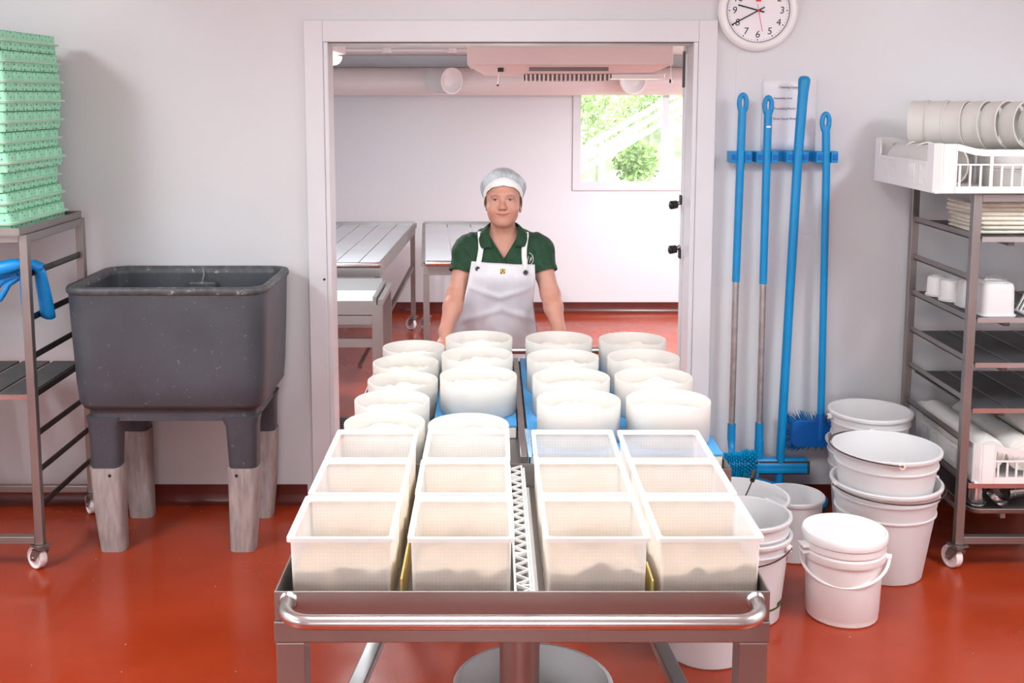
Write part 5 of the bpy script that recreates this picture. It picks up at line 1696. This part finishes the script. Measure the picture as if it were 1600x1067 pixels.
class Vol:
    def __init__(s):
        s.d = np.full(GN, 0.08, dtype=np.float32)

    def _sl(s, lo, hi):
        a = np.clip(((np.array(lo) - GLO) / HS).astype(int), 0, GN - 1)
        c = np.clip(((np.array(hi) - GLO) / HS).astype(int) + 2, 1, GN)
        sl = tuple(slice(a[i], c[i]) for i in range(3))
        X = AX[0][sl[0]][:, None, None].astype(np.float32)
        Y = AX[1][sl[1]][None, :, None].astype(np.float32)
        Z = AX[2][sl[2]][None, None, :].astype(np.float32)
        return sl, X, Y, Z

    def _join(s, sl, d, k):
        a = s.d[sl]
        h = np.clip(0.5 + 0.5 * (a - d) / k, 0, 1)
        s.d[sl] = a * (1 - h) + d * h - k * h * (1 - h)

    def cap(s, p0, p1, r0, r1=None, k=0.02, sy=1.0):
        """tapered capsule; sy > 1 flattens it along y"""
        r1 = r0 if r1 is None else r1
        p0, p1 = np.array(p0, float), np.array(p1, float)
        m = max(r0, r1) + 0.05
        sl, X, Y, Z = s._sl(np.minimum(p0, p1) - m, np.maximum(p0, p1) + m)
        dv = p1 - p0
        L2 = max((dv ** 2).sum(), 1e-9)
        t_ = np.clip(((X - p0[0]) * dv[0] + (Y - p0[1]) * dv[1] + (Z - p0[2]) * dv[2]) / L2, 0, 1)
        d = np.sqrt((X - p0[0] - t_ * dv[0]) ** 2 + ((Y - p0[1] - t_ * dv[1]) * sy) ** 2 + (Z - p0[2] - t_ * dv[2]) ** 2) - (r0 + (r1 - r0) * t_)
        s._join(sl, d, k)
        return s

    def ell(s, c, r, k=0.02, sub=False, rz=0.0):
        c, r = np.array(c, float), np.array(r, float)
        m = r.max() + 0.05
        sl, X, Y, Z = s._sl(c - m, c + m)
        x, y, z = X - c[0], Y - c[1], Z - c[2]
        if rz:
            x, y = x * math.cos(rz) + y * math.sin(rz), -x * math.sin(rz) + y * math.cos(rz)
        q0 = np.sqrt((x / r[0]) ** 2 + (y / r[1]) ** 2 + (z / r[2]) ** 2)
        q1 = np.sqrt((x / r[0] ** 2) ** 2 + (y / r[1] ** 2) ** 2 + (z / r[2] ** 2) ** 2) + 1e-6
        d = q0 * (q0 - 1) / q1
        if sub:
            a = s.d[sl]
            d = -d
            h = np.clip(0.5 - 0.5 * (a - d) / k, 0, 1)
            s.d[sl] = a * (1 - h) + d * h + k * h * (1 - h)
        else:
            s._join(sl, d, k)
        return s

    def mesh(s):
        d = s.d.copy()
        for ax in range(3):
            for e in (0, -1):
                ix = [slice(None)] * 3
                ix[ax] = e
                d[tuple(ix)] = 0.05
        neg = d < 0
        c = np.zeros(tuple(GN - 1), dtype=np.uint8)
        for i in (0, 1):
            for j in (0, 1):
                for k in (0, 1):
                    c += neg[i:GN[0] - 1 + i, j:GN[1] - 1 + j, k:GN[2] - 1 + k]
        act = np.argwhere((c > 0) & (c < 8))
        ids = np.full(tuple(GN - 1), -1, dtype=np.int32)
        ids[act[:, 0], act[:, 1], act[:, 2]] = np.arange(len(act))
        corner = [(i, j, k) for i in (0, 1) for j in (0, 1) for k in (0, 1)]
        val = {co: d[act[:, 0] + co[0], act[:, 1] + co[1], act[:, 2] + co[2]].astype(np.float64) for co in corner}
        acc = np.zeros((len(act), 3))
        cnt = np.zeros(len(act))
        for a_ in corner:
            for ax in range(3):
                if a_[ax] == 0:
                    b_ = list(a_)
                    b_[ax] = 1
                    b_ = tuple(b_)
                    va, vb = val[a_], val[b_]
                    m_ = (va < 0) != (vb < 0)
                    tt = np.where(m_, va / np.where(m_, va - vb, 1), 0)
                    p = np.tile(np.array(a_, float), (len(act), 1))
                    p[:, ax] += tt
                    acc += p * m_[:, None]
                    cnt += m_
        V = GLO + (act + acc / cnt[:, None]) * HS
        quads = []
        for ax in range(3):
            o1, o2 = [(1, 2), (2, 0), (0, 1)][ax]
            n_ = neg
            sa = [slice(None)] * 3
            sb = [slice(None)] * 3
            sa[ax], sb[ax] = slice(0, -1), slice(1, None)
            ch = n_[tuple(sa)] != n_[tuple(sb)]
            e = np.argwhere(ch)
            e = e[(e[:, o1] > 0) & (e[:, o2] > 0) & (e[:, o1] < GN[o1] - 1) & (e[:, o2] < GN[o2] - 1)]
            inside = n_[e[:, 0], e[:, 1], e[:, 2]]
            def cell(d1, d2):
                q = e.copy()
                q[:, o1] -= d1
                q[:, o2] -= d2
                return ids[q[:, 0], q[:, 1], q[:, 2]]
            f_ = np.stack([cell(1, 1), cell(0, 1), cell(0, 0), cell(1, 0)], 1)
            f_[~inside] = f_[~inside][:, ::-1]
            quads.append(f_)
        return V, np.concatenate(quads)


def vol_object(name, vol, m, parent, tint=None, smooth_it=0):
    V, Q = vol.mesh()
    off = np.array(wloc(parent)) if parent is not None else np.zeros(3)
    me = bpy.data.meshes.new(name)
    me.from_pydata((V - off).tolist(), [], Q.tolist())
    me.materials.append(M[m])
    if tint is not None:
        a = me.attributes.new('tint', 'FLOAT', 'POINT')
        a.data.foreach_set('value', tint(V).astype(np.float32))
    me.polygons.foreach_set('use_smooth', np.ones(len(me.polygons), dtype=bool))
    o = bpy.data.objects.new(name, me)
    COL.objects.link(o)
    o.parent = parent
    if smooth_it:
        md = o.modifiers.new('relax', 'SMOOTH')
        md.iterations = smooth_it
        md.factor = 0.5
    return o


PX = 0.045
pers = thing('person', 'person in green polo shirt, white apron and hairnet gripping the trolley', 'person', (PX, 4.9, 0))

SHL, SHR = (-0.112, 4.785, 1.262), (0.205, 4.785, 1.264)
ELL_, ELR = (-0.160, 4.715, 1.085), (0.253, 4.715, 1.085)
WRL, WRR = (-0.204, 4.585, 0.945), (0.286, 4.585, 0.945)


def torso(v, ex=0.0):
    v.ell((PX, 4.815, 1.225), (0.145 + ex, 0.098 + ex, 0.13 + ex), 0.04)            # rib cage
    v.cap((-0.070, 4.79, 1.280), (0.163, 4.79, 1.282), 0.050 + ex, k=0.05)           # shoulder girdle
    v.cap((PX - 0.035, 4.795, 1.325), (PX + 0.035, 4.795, 1.325), 0.045 + ex, k=0.05)
    v.ell((PX - 0.062, 4.735, 1.165), (0.068 + ex, 0.055 + ex, 0.062 + ex), 0.05)   # bust
    v.ell((PX + 0.062, 4.735, 1.165), (0.068 + ex, 0.055 + ex, 0.062 + ex), 0.05)
    v.ell((PX - 0.015, 4.845, 1.04), (0.138 + ex, 0.105 + ex, 0.14 + ex), 0.06)      # waist and belly
    v.ell((PX - 0.03, 4.895, 0.90), (0.168 + ex, 0.122 + ex, 0.13 + ex), 0.06)       # hips
    return v


def upper_arms(v, ex=0.0, full=True):
    for a, e in ((SHL, ELL_), (SHR, ELR)):
        v.ell(a, (0.047 + ex, 0.055 + ex, 0.055 + ex), 0.05)
        if full:
            v.cap(a, e, 0.047 + ex, 0.041 + ex, 0.03)
        else:
            m_ = tuple(a[i] + (e[i] - a[i]) * 0.62 for i in range(3))
            v.cap(a, m_, 0.049 + ex, 0.0465 + ex, 0.03)
    return v


def legs(v, ex=0.0):
    for sx in (-1, 1):
        hx = PX - 0.03 + sx * 0.085
        v.cap((hx, 4.91, 0.85), (hx + sx * 0.012, 4.90, 0.48), 0.088 + ex, 0.062 + ex, 0.04)
        v.cap((hx + sx * 0.012, 4.90, 0.48), (hx + sx * 0.015, 4.955, 0.10), 0.060 + ex, 0.040 + ex, 0.03)
    return v


body = Vol()
torso(body)
upper_arms(body)
legs(body)
for sx in (-1, 1):   # feet
    hx = PX - 0.03 + sx * 0.10
    body.cap((hx, 4.965, 0.05), (hx + sx * 0.02, 4.84, 0.035), 0.036, 0.030, 0.03)
# forearms and hands
for e, w_, sx in ((ELL_, WRL, -1), (ELR, WRR, 1)):
    mid = tuple(e[i] + (w_[i] - e[i]) * 0.35 for i in range(3))
    body.cap(e, mid, 0.042, 0.041, 0.02)
    body.cap(mid, w_, 0.040, 0.027, 0.02)
    hx = w_[0] - sx * 0.004
    body.cap(w_, (hx, 4.553, 0.916), 0.026, 0.027, 0.02)
    for k in range(4):
        fx = hx + (k - 1.5) * 0.019
        dy = (0.004, 0.0, 0.001, 0.007)[k if sx > 0 else 3 - k]
        body.cap((hx + (k - 1.5) * 0.014, 4.555, 0.912), (fx, 4.522 + dy, 0.908), 0.0125, 0.0105, 0.012)
        body.cap((fx, 4.522 + dy, 0.908), (fx, 4.493 + dy, 0.893), 0.0098, 0.0090, 0.006)
        body.cap((fx, 4.493 + dy, 0.893), (fx, 4.493 + dy, 0.866), 0.0088, 0.0080, 0.004)
        body.cap((fx, 4.493 + dy, 0.866), (fx, 4.512 + dy, 0.852), 0.0080, 0.0070, 0.004)
    tx = hx - sx * 0.030
    body.cap((hx - sx * 0.018, 4.565, 0.915), (tx - sx * 0.006, 4.553, 0.888), 0.014, 0.0115, 0.014)
    body.cap((tx - sx * 0.006, 4.553, 0.888), (tx - sx * 0.002, 4.535, 0.862), 0.0105, 0.0085, 0.006)
# neck and head
hc = PX
body.cap((PX, 4.785, 1.32), (hc - 0.001, 4.745, 1.42), 0.056, 0.053, 0.03)
body.cap((PX - 0.03, 4.775, 1.31), (PX - 0.045, 4.79, 1.33), 0.03, 0.03, 0.03)
body.cap((PX + 0.03, 4.775, 1.31), (PX + 0.045, 4.79, 1.33), 0.03, 0.03, 0.03)
body.ell((hc, 4.728, 1.540), (0.076, 0.094, 0.088), 0.02)           # skull
body.ell((hc - 0.001, 4.697, 1.475), (0.070, 0.072, 0.080), 0.03)   # face
body.ell((hc - 0.002, 4.680, 1.433), (0.055, 0.052, 0.040), 0.03)   # jaw
body.ell((hc - 0.002, 4.650, 1.413), (0.030, 0.022, 0.019), 0.022)  # chin
body.ell((hc - 0.040, 4.655, 1.465), (0.026, 0.022, 0.024), 0.022)  # cheeks
body.ell((hc + 0.036, 4.655, 1.465), (0.026, 0.022, 0.024), 0.022)
body.cap((hc - 0.042, 4.642, 1.529), (hc + 0.038, 4.642, 1.529), 0.013, k=0.018)   # brow
for ex_ in (-0.0345, 0.0305):
    body.ell((hc + ex_, 4.620, 1.5105), (0.019, 0.016, 0.0095), 0.012, sub=True)
body.cap((hc - 0.003, 4.634, 1.513), (hc - 0.004, 4.612, 1.483), 0.0085, 0.0115, 0.010)  # nose
body.ell((hc - 0.004, 4.607, 1.4785), (0.0135, 0.012, 0.0110), 0.008)
for sx in (-1, 1):
    body.ell((hc - 0.004 + sx * 0.0125, 4.618, 1.4755), (0.0085, 0.011, 0.0085), 0.006)
body.ell((hc - 0.003, 4.636, 1.450), (0.031, 0.014, 0.018), 0.012)   # muzzle
body.ell((hc + 0.075, 4.738, 1.470), (0.008, 0.020, 0.028), 0.008)   # ears
body.ell((hc - 0.073, 4.738, 1.475), (0.004, 0.020, 0.028), 0.008)
for sx in (-1, 1):   # smile folds
    body.cap((hc - 0.003 + sx * 0.024, 4.618, 1.458), (hc - 0.003 + sx * 0.038, 4.622, 1.430), 0.0001, 0.0001, 0.001)


def tint(V):
    def g(c, s_):
        return np.exp(-((V[:, 0] - c[0]) ** 2 + (V[:, 1] - c[1]) ** 2 + (V[:, 2] - c[2]) ** 2) / s_ ** 2)
    r = 0.20 + 0.55 * g((hc - 0.042, 4.64, 1.452), 0.03) + 0.55 * g((hc + 0.038, 4.64, 1.452), 0.03) + 0.6 * g((hc - 0.004, 4.605, 1.479), 0.017)
    r += 0.3 * g((hc, 4.65, 1.40), 0.03) + 0.25 * g((hc, 4.64, 1.55), 0.04)
    r += 0.45 * (V[:, 2] < 0.93) * (V[:, 1] < 4.62)
    arm = (np.abs(V[:, 0] - PX) > 0.16) & (V[:, 2] < 1.12) & (V[:, 2] >= 0.93) & (V[:, 1] < 4.75)
    r += 0.25 * arm
    return np.clip(r, 0, 1)


body.d = body.d
bodyo = vol_object('body', body, 'skin', pers, tint, smooth_it=1)

# ---- shirt
XX, YY, ZZ = AX[0][:, None, None], AX[1][None, :, None], AX[2][None, None, :]
sh_ = Vol()
torso(sh_, 0.012)
upper_arms(sh_, 0.015, True)
base_shirt = sh_.d.copy()
wr = (0.0022 * np.sin(95 * ZZ + 40 * XX) * np.sin(60 * XX + 2.0) + 0.0015 * np.sin(150 * XX + 70 * ZZ)).astype(np.float32)
sh_.d = sh_.d + wr
for a, e in ((SHL, ELL_), (SHR, ELR)):   # cut sleeves square to the arm
    dv = np.array(e) - np.array(a)
    dv /= np.linalg.norm(dv)
    c_ = np.array(a) + dv * 0.095
    side = (XX < -0.082) if a is SHL else (XX > 0.175)
    pl = (XX - c_[0]) * dv[0] + (YY - c_[1]) * dv[1] + (ZZ - c_[2]) * dv[2]
    sh_.d = np.where(side & (ZZ < 1.26), np.maximum(sh_.d, pl), sh_.d).astype(np.float32)
sh_.d = np.maximum(sh_.d, (0.86 - ZZ)).astype(np.float32)
# neck opening and placket V
nk = np.sqrt((XX - PX) ** 2 + (YY - 4.775) ** 2) - 0.062
nk = np.maximum(nk, 1.315 - ZZ)
sh_.d = np.maximum(sh_.d, -nk).astype(np.float32)
vw = np.maximum(np.abs(XX - PX - 0.004) - (ZZ - 1.243) * 0.62, YY - 4.775)
sh_.d = np.maximum(sh_.d, -np.maximum(vw, 1.243 - ZZ)).astype(np.float32)
vol_object('polo_shirt', sh_, 'polo', pers, smooth_it=1)
# sleeve hems
for a, e in ((SHL, ELL_), (SHR, ELR)):
    dv = (Vector(e) - Vector(a)).normalized()
    c_ = Vector(a) + dv * 0.089
    u = dv.cross(Vector((0, 1, 0))).normalized()
    v_ = u.cross(dv)
    q = MB()
    lps = []
    for rr_, h in ((0.0570, -0.010), (0.0600, -0.010), (0.0600, 0.008), (0.0560, 0.008)):
        lps.append([c_ + dv * h + (u * math.cos(2 * PI * j / 36) + v_ * math.sin(2 * PI * j / 36)) * rr_ for j in range(36)])
    lps.append(lps[0])
    q.loft(lps, False, False)
    q.build('sleeve_hem', 'polo', pers, smooth=True, angle=50)

# front surface lookup
front_vol = np.minimum(base_shirt, 0.08)
lg = Vol()
legs(lg, 0.02)
front_vol = np.minimum(front_vol, lg.d)
negf = front_vol < 0
first_i = np.where(negf.any(axis=1), negf.argmax(axis=1), -1)


def fy(x, z, default=4.80):
    i = int(round((x - GLO[0]) / HS))
    k = int(round((z - GLO[2]) / HS))
    i = min(max(i, 0), GN[0] - 1)
    k = min(max(k, 0), GN[2] - 1)
    j = first_i[i, k]
    if j <= 0:
        return default
    a, c_ = front_vol[i, j - 1, k], front_vol[i, j, k]
    return AX[1][j - 1] + HS * a / (a - c_)


# collar
coll = MB()
ci_ = [(0.002, None, 1.288), (-0.012, None, 1.335), (-0.022, 4.735, 1.386), (-0.012, 4.79, 1.398), (PX, 4.842, 1.400), (0.102, 4.79, 1.398), (0.112, 4.735, 1.388), (0.104, None, 1.338), (0.090, None, 1.296)]
co_ = [(-0.052, None, 1.286), (-0.062, None, 1.318), (-0.064, 4.735, 1.350), (-0.042, 4.815, 1.352), (PX, 4.868, 1.345), (0.132, 4.815, 1.352), (0.156, 4.735, 1.354), (0.152, None, 1.322), (0.140, None, 1.292)]
lps = []
for (a, c_) in zip(ci_, co_):
    pa = Vector((a[0], a[1] if a[1] else fy(a[0], min(a[2], 1.325), 4.73) - 0.014, a[2]))
    pc_ = Vector((c_[0], c_[1] if c_[1] else fy(c_[0], min(c_[2], 1.325), 4.76) - 0.010, c_[2]))
    mdp = pa.lerp(pc_, 0.5) + Vector((0, -0.006, 0.006))
    lps.append([pa, pa.lerp(mdp, 0.5) + Vector((0, -0.002, 0.003)), mdp, mdp.lerp(pc_, 0.5), pc_])
coll.loft(lps, False, False, False)
co = coll.build('collar', 'polo', pers, smooth=True, solid=0.004, angle=80)
md = co.modifiers.new('sub', 'SUBSURF')
md.levels = md.render_levels = 2
# placket edge
q = MB()
q.tube([(PX - 0.028, fy(PX - 0.03, 1.285) - 0.004, 1.288), (PX - 0.008, fy(PX, 1.25) - 0.005, 1.255), (PX + 0.005, fy(PX, 1.235) - 0.005, 1.236), (PX + 0.006, fy(PX, 1.21) - 0.004, 1.205)], 0.0035, 6)
q.build('placket', 'polo', pers, smooth=True)
# trousers and boots
tv = Vol()
legs(tv, 0.014)
tv.ell((PX - 0.03, 4.895, 0.90), (0.178, 0.131, 0.135), 0.04)
tv.d = np.maximum(tv.d, np.maximum(ZZ - 0.95, 0.16 - ZZ)).astype(np.float32)
vol_object('trousers', tv, 'trouser', pers, smooth_it=1)
for sx in (-1, 1):
    hx = PX - 0.03 + sx * 0.10
    q = MB()
    q.loft([rrect(hx + sx * 0.008, 4.905, 0.100, 0.268, 0.048, 0.0, 6), rrect(hx + sx * 0.008, 4.905, 0.104, 0.272, 0.05, 0.03, 6), rrect(hx + sx * 0.006, 4.92, 0.100, 0.235, 0.048, 0.075, 6),
            rrect(hx, 4.955, 0.105, 0.125, 0.05, 0.13, 6), rrect(hx, 4.950, 0.118, 0.130, 0.055, 0.28, 6)], True, True)
    q.build('boot', 'boot', pers, smooth=True, angle=60)

# ---- apron
NA, NB_ = 45, 80
zt_l, zt_r, zb = 1.234, 1.220, 0.42
ap = np.zeros((NA, NB_ + 1, 3))
for i in range(NA):
    u = i / (NA - 1)
    ztop = zt_l + (zt_r - zt_l) * u
    for j in range(NB_ + 1):
        v_ = j / NB_
        z = ztop + (zb - ztop) * v_
        xl = np.interp(z, [0.42, 0.80, 0.95, 1.05, 1.15, 1.235], [-0.215, -0.205, -0.165, -0.128, -0.108, -0.093])
        xr = np.interp(z, [0.42, 0.80, 0.95, 1.05, 1.15, 1.235], [0.225, 0.215, 0.190, 0.178, 0.186, 0.183])
        x = xl + (xr - xl) * u
        ap[i, j] = (x, fy(x, max(z, 0.80), 4.86), z)
# hang the cloth: never deeper than what sticks out above by more than a slow drift
for i in range(NA):
    for j in range(1, NB_ + 1):
        ap[i, j, 1] = min(ap[i, j, 1], ap[i, j - 1, 1] + 0.0042)
Yg = ap[:, :, 1]
for it in range(10):
    P_ = np.pad(Yg, 1, mode='edge')
    sm = (P_[:-2, 1:-1] + P_[2:, 1:-1] + P_[1:-1, :-2] + P_[1:-1, 2:] + 2 * Yg) / 6
    Yg = np.minimum(sm, Yg + 0.0006)
us = np.linspace(0, 1, NA)[:, None]
zs_ = ap[:, :, 2]
fold = 0.010 * np.exp(-((zs_ - 1.075 - 0.10 * np.abs(us - 0.50)) / 0.012) ** 2) * np.sin(PI * us) ** 0.5
fold += 0.008 * np.exp(-((zs_ - 1.02 + 0.12 * np.abs(us - 0.55)) / 0.016) ** 2)
fold += 0.006 * np.sin(26 * us + 3 * np.sin(14 * zs_)) * np.clip((1.06 - zs_) / 0.25, 0, 1)
fold += 0.006 * np.exp(-((us - 0.52 - 0.9 * (zs_ - 1.03)) / 0.07) ** 2) * np.clip((1.13 - zs_) / 0.1, 0, 1)
fold += 0.005 * np.exp(-((us - 0.80 + 0.8 * (zs_ - 1.05)) / 0.04) ** 2)
Yg = Yg - 0.013 + 0.008 * np.clip((zs_ - 1.17) / 0.06, 0, 1) - fold * 0.9
ap[:, :, 1] = Yg
q = MB()
q.loft([[tuple(ap[i, j]) for i in range(NA)] for j in range(NB_ + 1)], False, False, False)
apo = q.build('apron', 'apron', pers, smooth=True, angle=180, solid=0.0022)


def apy(x, z):
    j = np.argmin(np.abs(ap[NA // 2, :, 2] - z))
    i = np.argmin(np.abs(ap[:, j, 0] - x))
    return ap[i, j, 1]


for ex_, ez in ((-0.066, 1.203), (0.143, 1.190)):
    q = MB()
    yy = apy(ex_, ez) - 0.0055
    q.tube([(ex_ + 0.0085 * math.cos(2 * PI * k / 18), yy - 0.001, ez + 0.0085 * math.sin(2 * PI * k / 18)) for k in range(18)], 0.0032, 6, closed=True)
    q.build('eyelet', 'steel_dark', apo, smooth=True)
    MB().cyl((ex_, yy + 0.001, ez), (ex_, yy - 0.0015, ez), 0.006, n=12).build('eyelet_hole', 'black', apo)
yy = min(apy(0.043 + d, 1.194) for d in (-0.01, 0, 0.01)) - 0.0035
MB().box(0.033, 0.053, yy - 0.001, yy + 0.003, 1.183, 1.205).build('badge', 'black', apo)
MB().box(0.0345, 0.0515, yy - 0.0022, yy - 0.0008, 1.191, 1.2035).build('badge_mark', 'yellow', apo)
MB().box(0.039, 0.047, yy - 0.0022, yy - 0.0008, 1.1845, 1.1915).build('badge_mark', 'yellow', apo)
MB().box(0.0405, 0.0455, yy - 0.0028, yy - 0.0021, 1.193, 1.2015).build('badge_glyph', 'black', apo)
# straps: from the bib up under the collar and over the shoulders
for side_, path in (('l', [(-0.066, 1.205), (-0.062, 1.228), (-0.057, 1.255), (-0.052, 1.285), (-0.052, 1.315), (-0.055, 1.345)]), ('r', [(0.143, 1.192), (0.140, 1.222), (0.137, 1.255), (0.137, 1.285), (0.142, 1.315), (0.146, 1.342)])):
    lps = []
    for k, (x, z) in enumerate(path):
        y = (apy(x, z) - 0.004) if k == 0 else min(fy(x - 0.01, min(z, 1.33), 4.75), fy(x + 0.01, min(z, 1.33), 4.75)) - (0.009 if k < 2 else 0.006)
        lps.append([(x - 0.0115, y, z), (x + 0.0115, y, z)])
    x, z = path[-1]
    for (dy, dz) in ((0.03, 0.012), (0.075, 0.0), (0.11, -0.03), (0.13, -0.10)):
        lps.append([(x - 0.0115, lps[5][0][1] + dy, z + dz), (x + 0.0115, lps[5][0][1] + dy, z + dz)])
    MB().loft(lps, False, False, False).build('strap', 'strap', apo, smooth=True, solid=0.002, angle=80)
# embroidered emblem on the shirt
q = MB()
ec = (0.158, 1.243)
pts = []
for k in range(24):
    x, z = ec[0] + 0.019 * math.cos(2 * PI * k / 24), ec[1] + 0.026 * math.sin(2 * PI * k / 24)
    pts.append((x, fy(x, z, 4.76) - 0.0022, z))
q.tube(pts, 0.0011, 5, closed=True)
for dx, dz0, dz1 in ((-0.006, -0.012, 0.012), (0.003, -0.016, 0.006), (0.009, -0.008, 0.010)):
    q.tube([(ec[0] + dx, fy(ec[0] + dx, ec[1] + dz0, 4.76) - 0.0022, ec[1] + dz0), (ec[0] + dx + 0.004, fy(ec[0] + dx, ec[1] + dz1, 4.76) - 0.0022, ec[1] + dz1)], 0.0011, 5)
q.build('emblem', 'strap', pers)

# ---- face details
def hy(x, z):
    """front of the head at x, z from the body volume"""
    i = int(round((x - GLO[0]) / HS))
    k = int(round((z - GLO[2]) / HS))
    col = body.d[i, :, k]
    j = int((col < 0).argmax())
    a, c_ = col[j - 1], col[j]
    return AX[1][j - 1] + HS * a / (a - c_)
for ex_ in (-0.0345, 0.0305):
    x, z = hc + ex_, 1.5095
    yb_ = hy(x, z)
    e = MB().sphere((x, yb_ + 0.0075, z), 0.0115, 18, 12, (1.1, 0.9, 0.62)).build('eye', 'eyewhite', pers, smooth=True)
    MB().sphere((x - 0.001, yb_ - 0.0012, z), 0.0060, 12, 8, (1, 0.55, 1)).build('iris', 'iris', e, smooth=True)
    for sg, rr_, dz, nm in ((1, 0.0030, 0.0050, 'upper_eyelid'), (-1, 0.0024, -0.0052, 'lower_eyelid')):
        pts = []
        for k in range(9):
            f_ = k / 8 * 2 - 1
            xx, zz = x + 0.0150 * f_, z + dz * (1 - f_ * f_) + 0.0005 * sg
            pts.append((xx, yb_ - 0.0025 + 0.004 * f_ * f_, zz))
        MB().tube(pts, [0.0012] + [rr_] * 7 + [0.0012], 8).build(nm, 'lip' if False else 'skin', e, smooth=True)
    MB().tube([(x + 0.0145 * (k / 4 - 1), yb_ - 0.0050 + 0.004 * (k / 4 - 1) ** 2, z + 0.0036 * (1 - (k / 4 - 1) ** 2) + 0.0006) for k in range(9)], 0.0012, 6).build('lashes', 'hair', e)
    pts = []
    for k in range(8):
        f_ = k / 7 * 2 - 1
        xx, zz = x + 0.019 * f_ * (1.0), 1.5265 + 0.0035 * (1 - f_ * f_)
        pts.append((xx, hy(xx, zz) - 0.0002, zz))
    MB().tube(pts, [0.0010, 0.0019, 0.0023, 0.0024, 0.0023, 0.002, 0.0016, 0.001], 6).build('eyebrow', 'browhair', pers, smooth=True)
for nm, m_, r_, dz, sag, hw in (('upper_lip', 'lip', 0.0034, 0.0034, 0.0060, 0.031), ('mouth_line', 'mouthdark', 0.0021, 0.0, 0.0085, 0.037), ('lower_lip', 'lip', 0.0042, -0.0046, 0.0070, 0.027)):
    pts, rs = [], []
    for k in range(13):
        f_ = k / 12 * 2 - 1
        xx, zz = hc - 0.003 + hw * f_, 1.4465 + dz * (1 - 0.6 * f_ * f_) + sag * f_ * f_
        pts.append((xx, hy(xx, zz) - (0.0006 if nm == 'mouth_line' else -0.0012), zz))
        rs.append(max(0.0006, r_ * (1 - abs(f_) ** 2.5)))
    MB().tube(pts, rs, 8).build(nm, m_, pers, smooth=True)
for sx in (-1, 1):
    MB().sphere((hc - 0.004 + sx * 0.0065, hy(hc - 0.004 + sx * 0.0065, 1.4710) - 0.0002, 1.4708), 0.0027, 8, 6, (1.2, 0.5, 0.7)).build('nostril', 'mouthdark', pers)

# ---- hairnet: band and gathered dome
def head_r(th, z):
    c, s_ = math.cos(th), math.sin(th)
    return 1.0 / math.sqrt((s_ / 0.080) ** 2 + (c / 0.100) ** 2)
HC = Vector((hc, 4.728, 0))
nseg = 72
def zlow(th):
    a = abs(th)
    return np.interp(a, [0, 0.5, 0.9, 1.25, 1.7, 2.3, PI], [1.573, 1.563, 1.540, 1.503, 1.462, 1.448, 1.445])
band, dome = MB(), MB()
lb = [[], [], [], [], []]
ld = [[] for _ in range(11)]
for j in range(nseg):
    th = 2 * PI * j / nseg
    th = th if th <= PI else th - 2 * PI
    d = Vector((math.sin(th), -math.cos(th), 0))
    z0 = zlow(th)
    z1 = z0 + 0.031
    def rr(z):
        q_ = max(0.0, 1 - ((z - 1.535) / 0.098) ** 2)
        return head_r(th, z) * math.sqrt(max(q_, 0.2)) if z > 1.535 else head_r(th, z) * (1 - 0.10 * ((1.535 - z) / 0.08))
    r0 = rr(z0) + 0.003
    r1 = rr(z1) + 0.006
    for k, (r_, z_) in enumerate(((r0 - 0.002, z0), (r0 + 0.002, z0 - 0.001), ((r0 + r1) / 2 + 0.005, (z0 + z1) / 2), (r1 + 0.002, z1), (r1 - 0.006, z1 + 0.002))):
        lb[k].append(HC + d * r_ + Vector((0, 0, z_)))
    puff = 0.006 + 0.012 * math.sin(abs(th)) ** 2 + 0.016 * (1 - math.cos(th)) / 2
    for k in range(11):
        f_ = k / 10
        ph = f_ * PI / 2 * 0.97
        w_ = math.cos(ph) ** 0.75
        wrk = 1 + (0.022 * math.sin(17 * th + 1.3) + 0.014 * math.sin(31 * th)) * math.sin(PI * min(1, f_ * 1.25)) ** 0.7
        rad = (r1 - 0.001 + puff * math.sin(PI * min(1.0, f_ * 1.6 + 0.0))) * w_ * wrk if f_ < 0.62 else (r1 - 0.001) * w_ * wrk
        zz = z1 - 0.001 + (1.643 - z1) * math.sin(ph)
        ld[k].append(HC + d * rad + Vector((0, 0.008 * f_, zz)))
band.loft(lb, False, False)
hn = dome.loft(ld, False, True).build('hairnet', 'net', pers, smooth=True, angle=180)
md = hn.modifiers.new('sub', 'SUBSURF')
md.levels = md.render_levels = 1
band.build('hairnet_band', 'netband', hn, smooth=True, angle=60)
# strands of hair at the temples
for sx in (-1, 1):
    q = MB()
    for k in range(5):
        th = sx * (1.12 + 0.06 * k)
        r_ = head_r(th, 1.5) + 0.001
        p = HC + Vector((math.sin(th), -math.cos(th), 0)) * r_
        q.tube([p + Vector((0, 0, zlow(th) + 0.010)), p + Vector((sx * 0.001, 0, zlow(th) - 0.010)), p + Vector((-sx * 0.002, 0.001, zlow(th) - 0.026))], [0.003, 0.0028, 0.0008], 6)
    q.build('temple_hair', 'hair', pers, smooth=True)
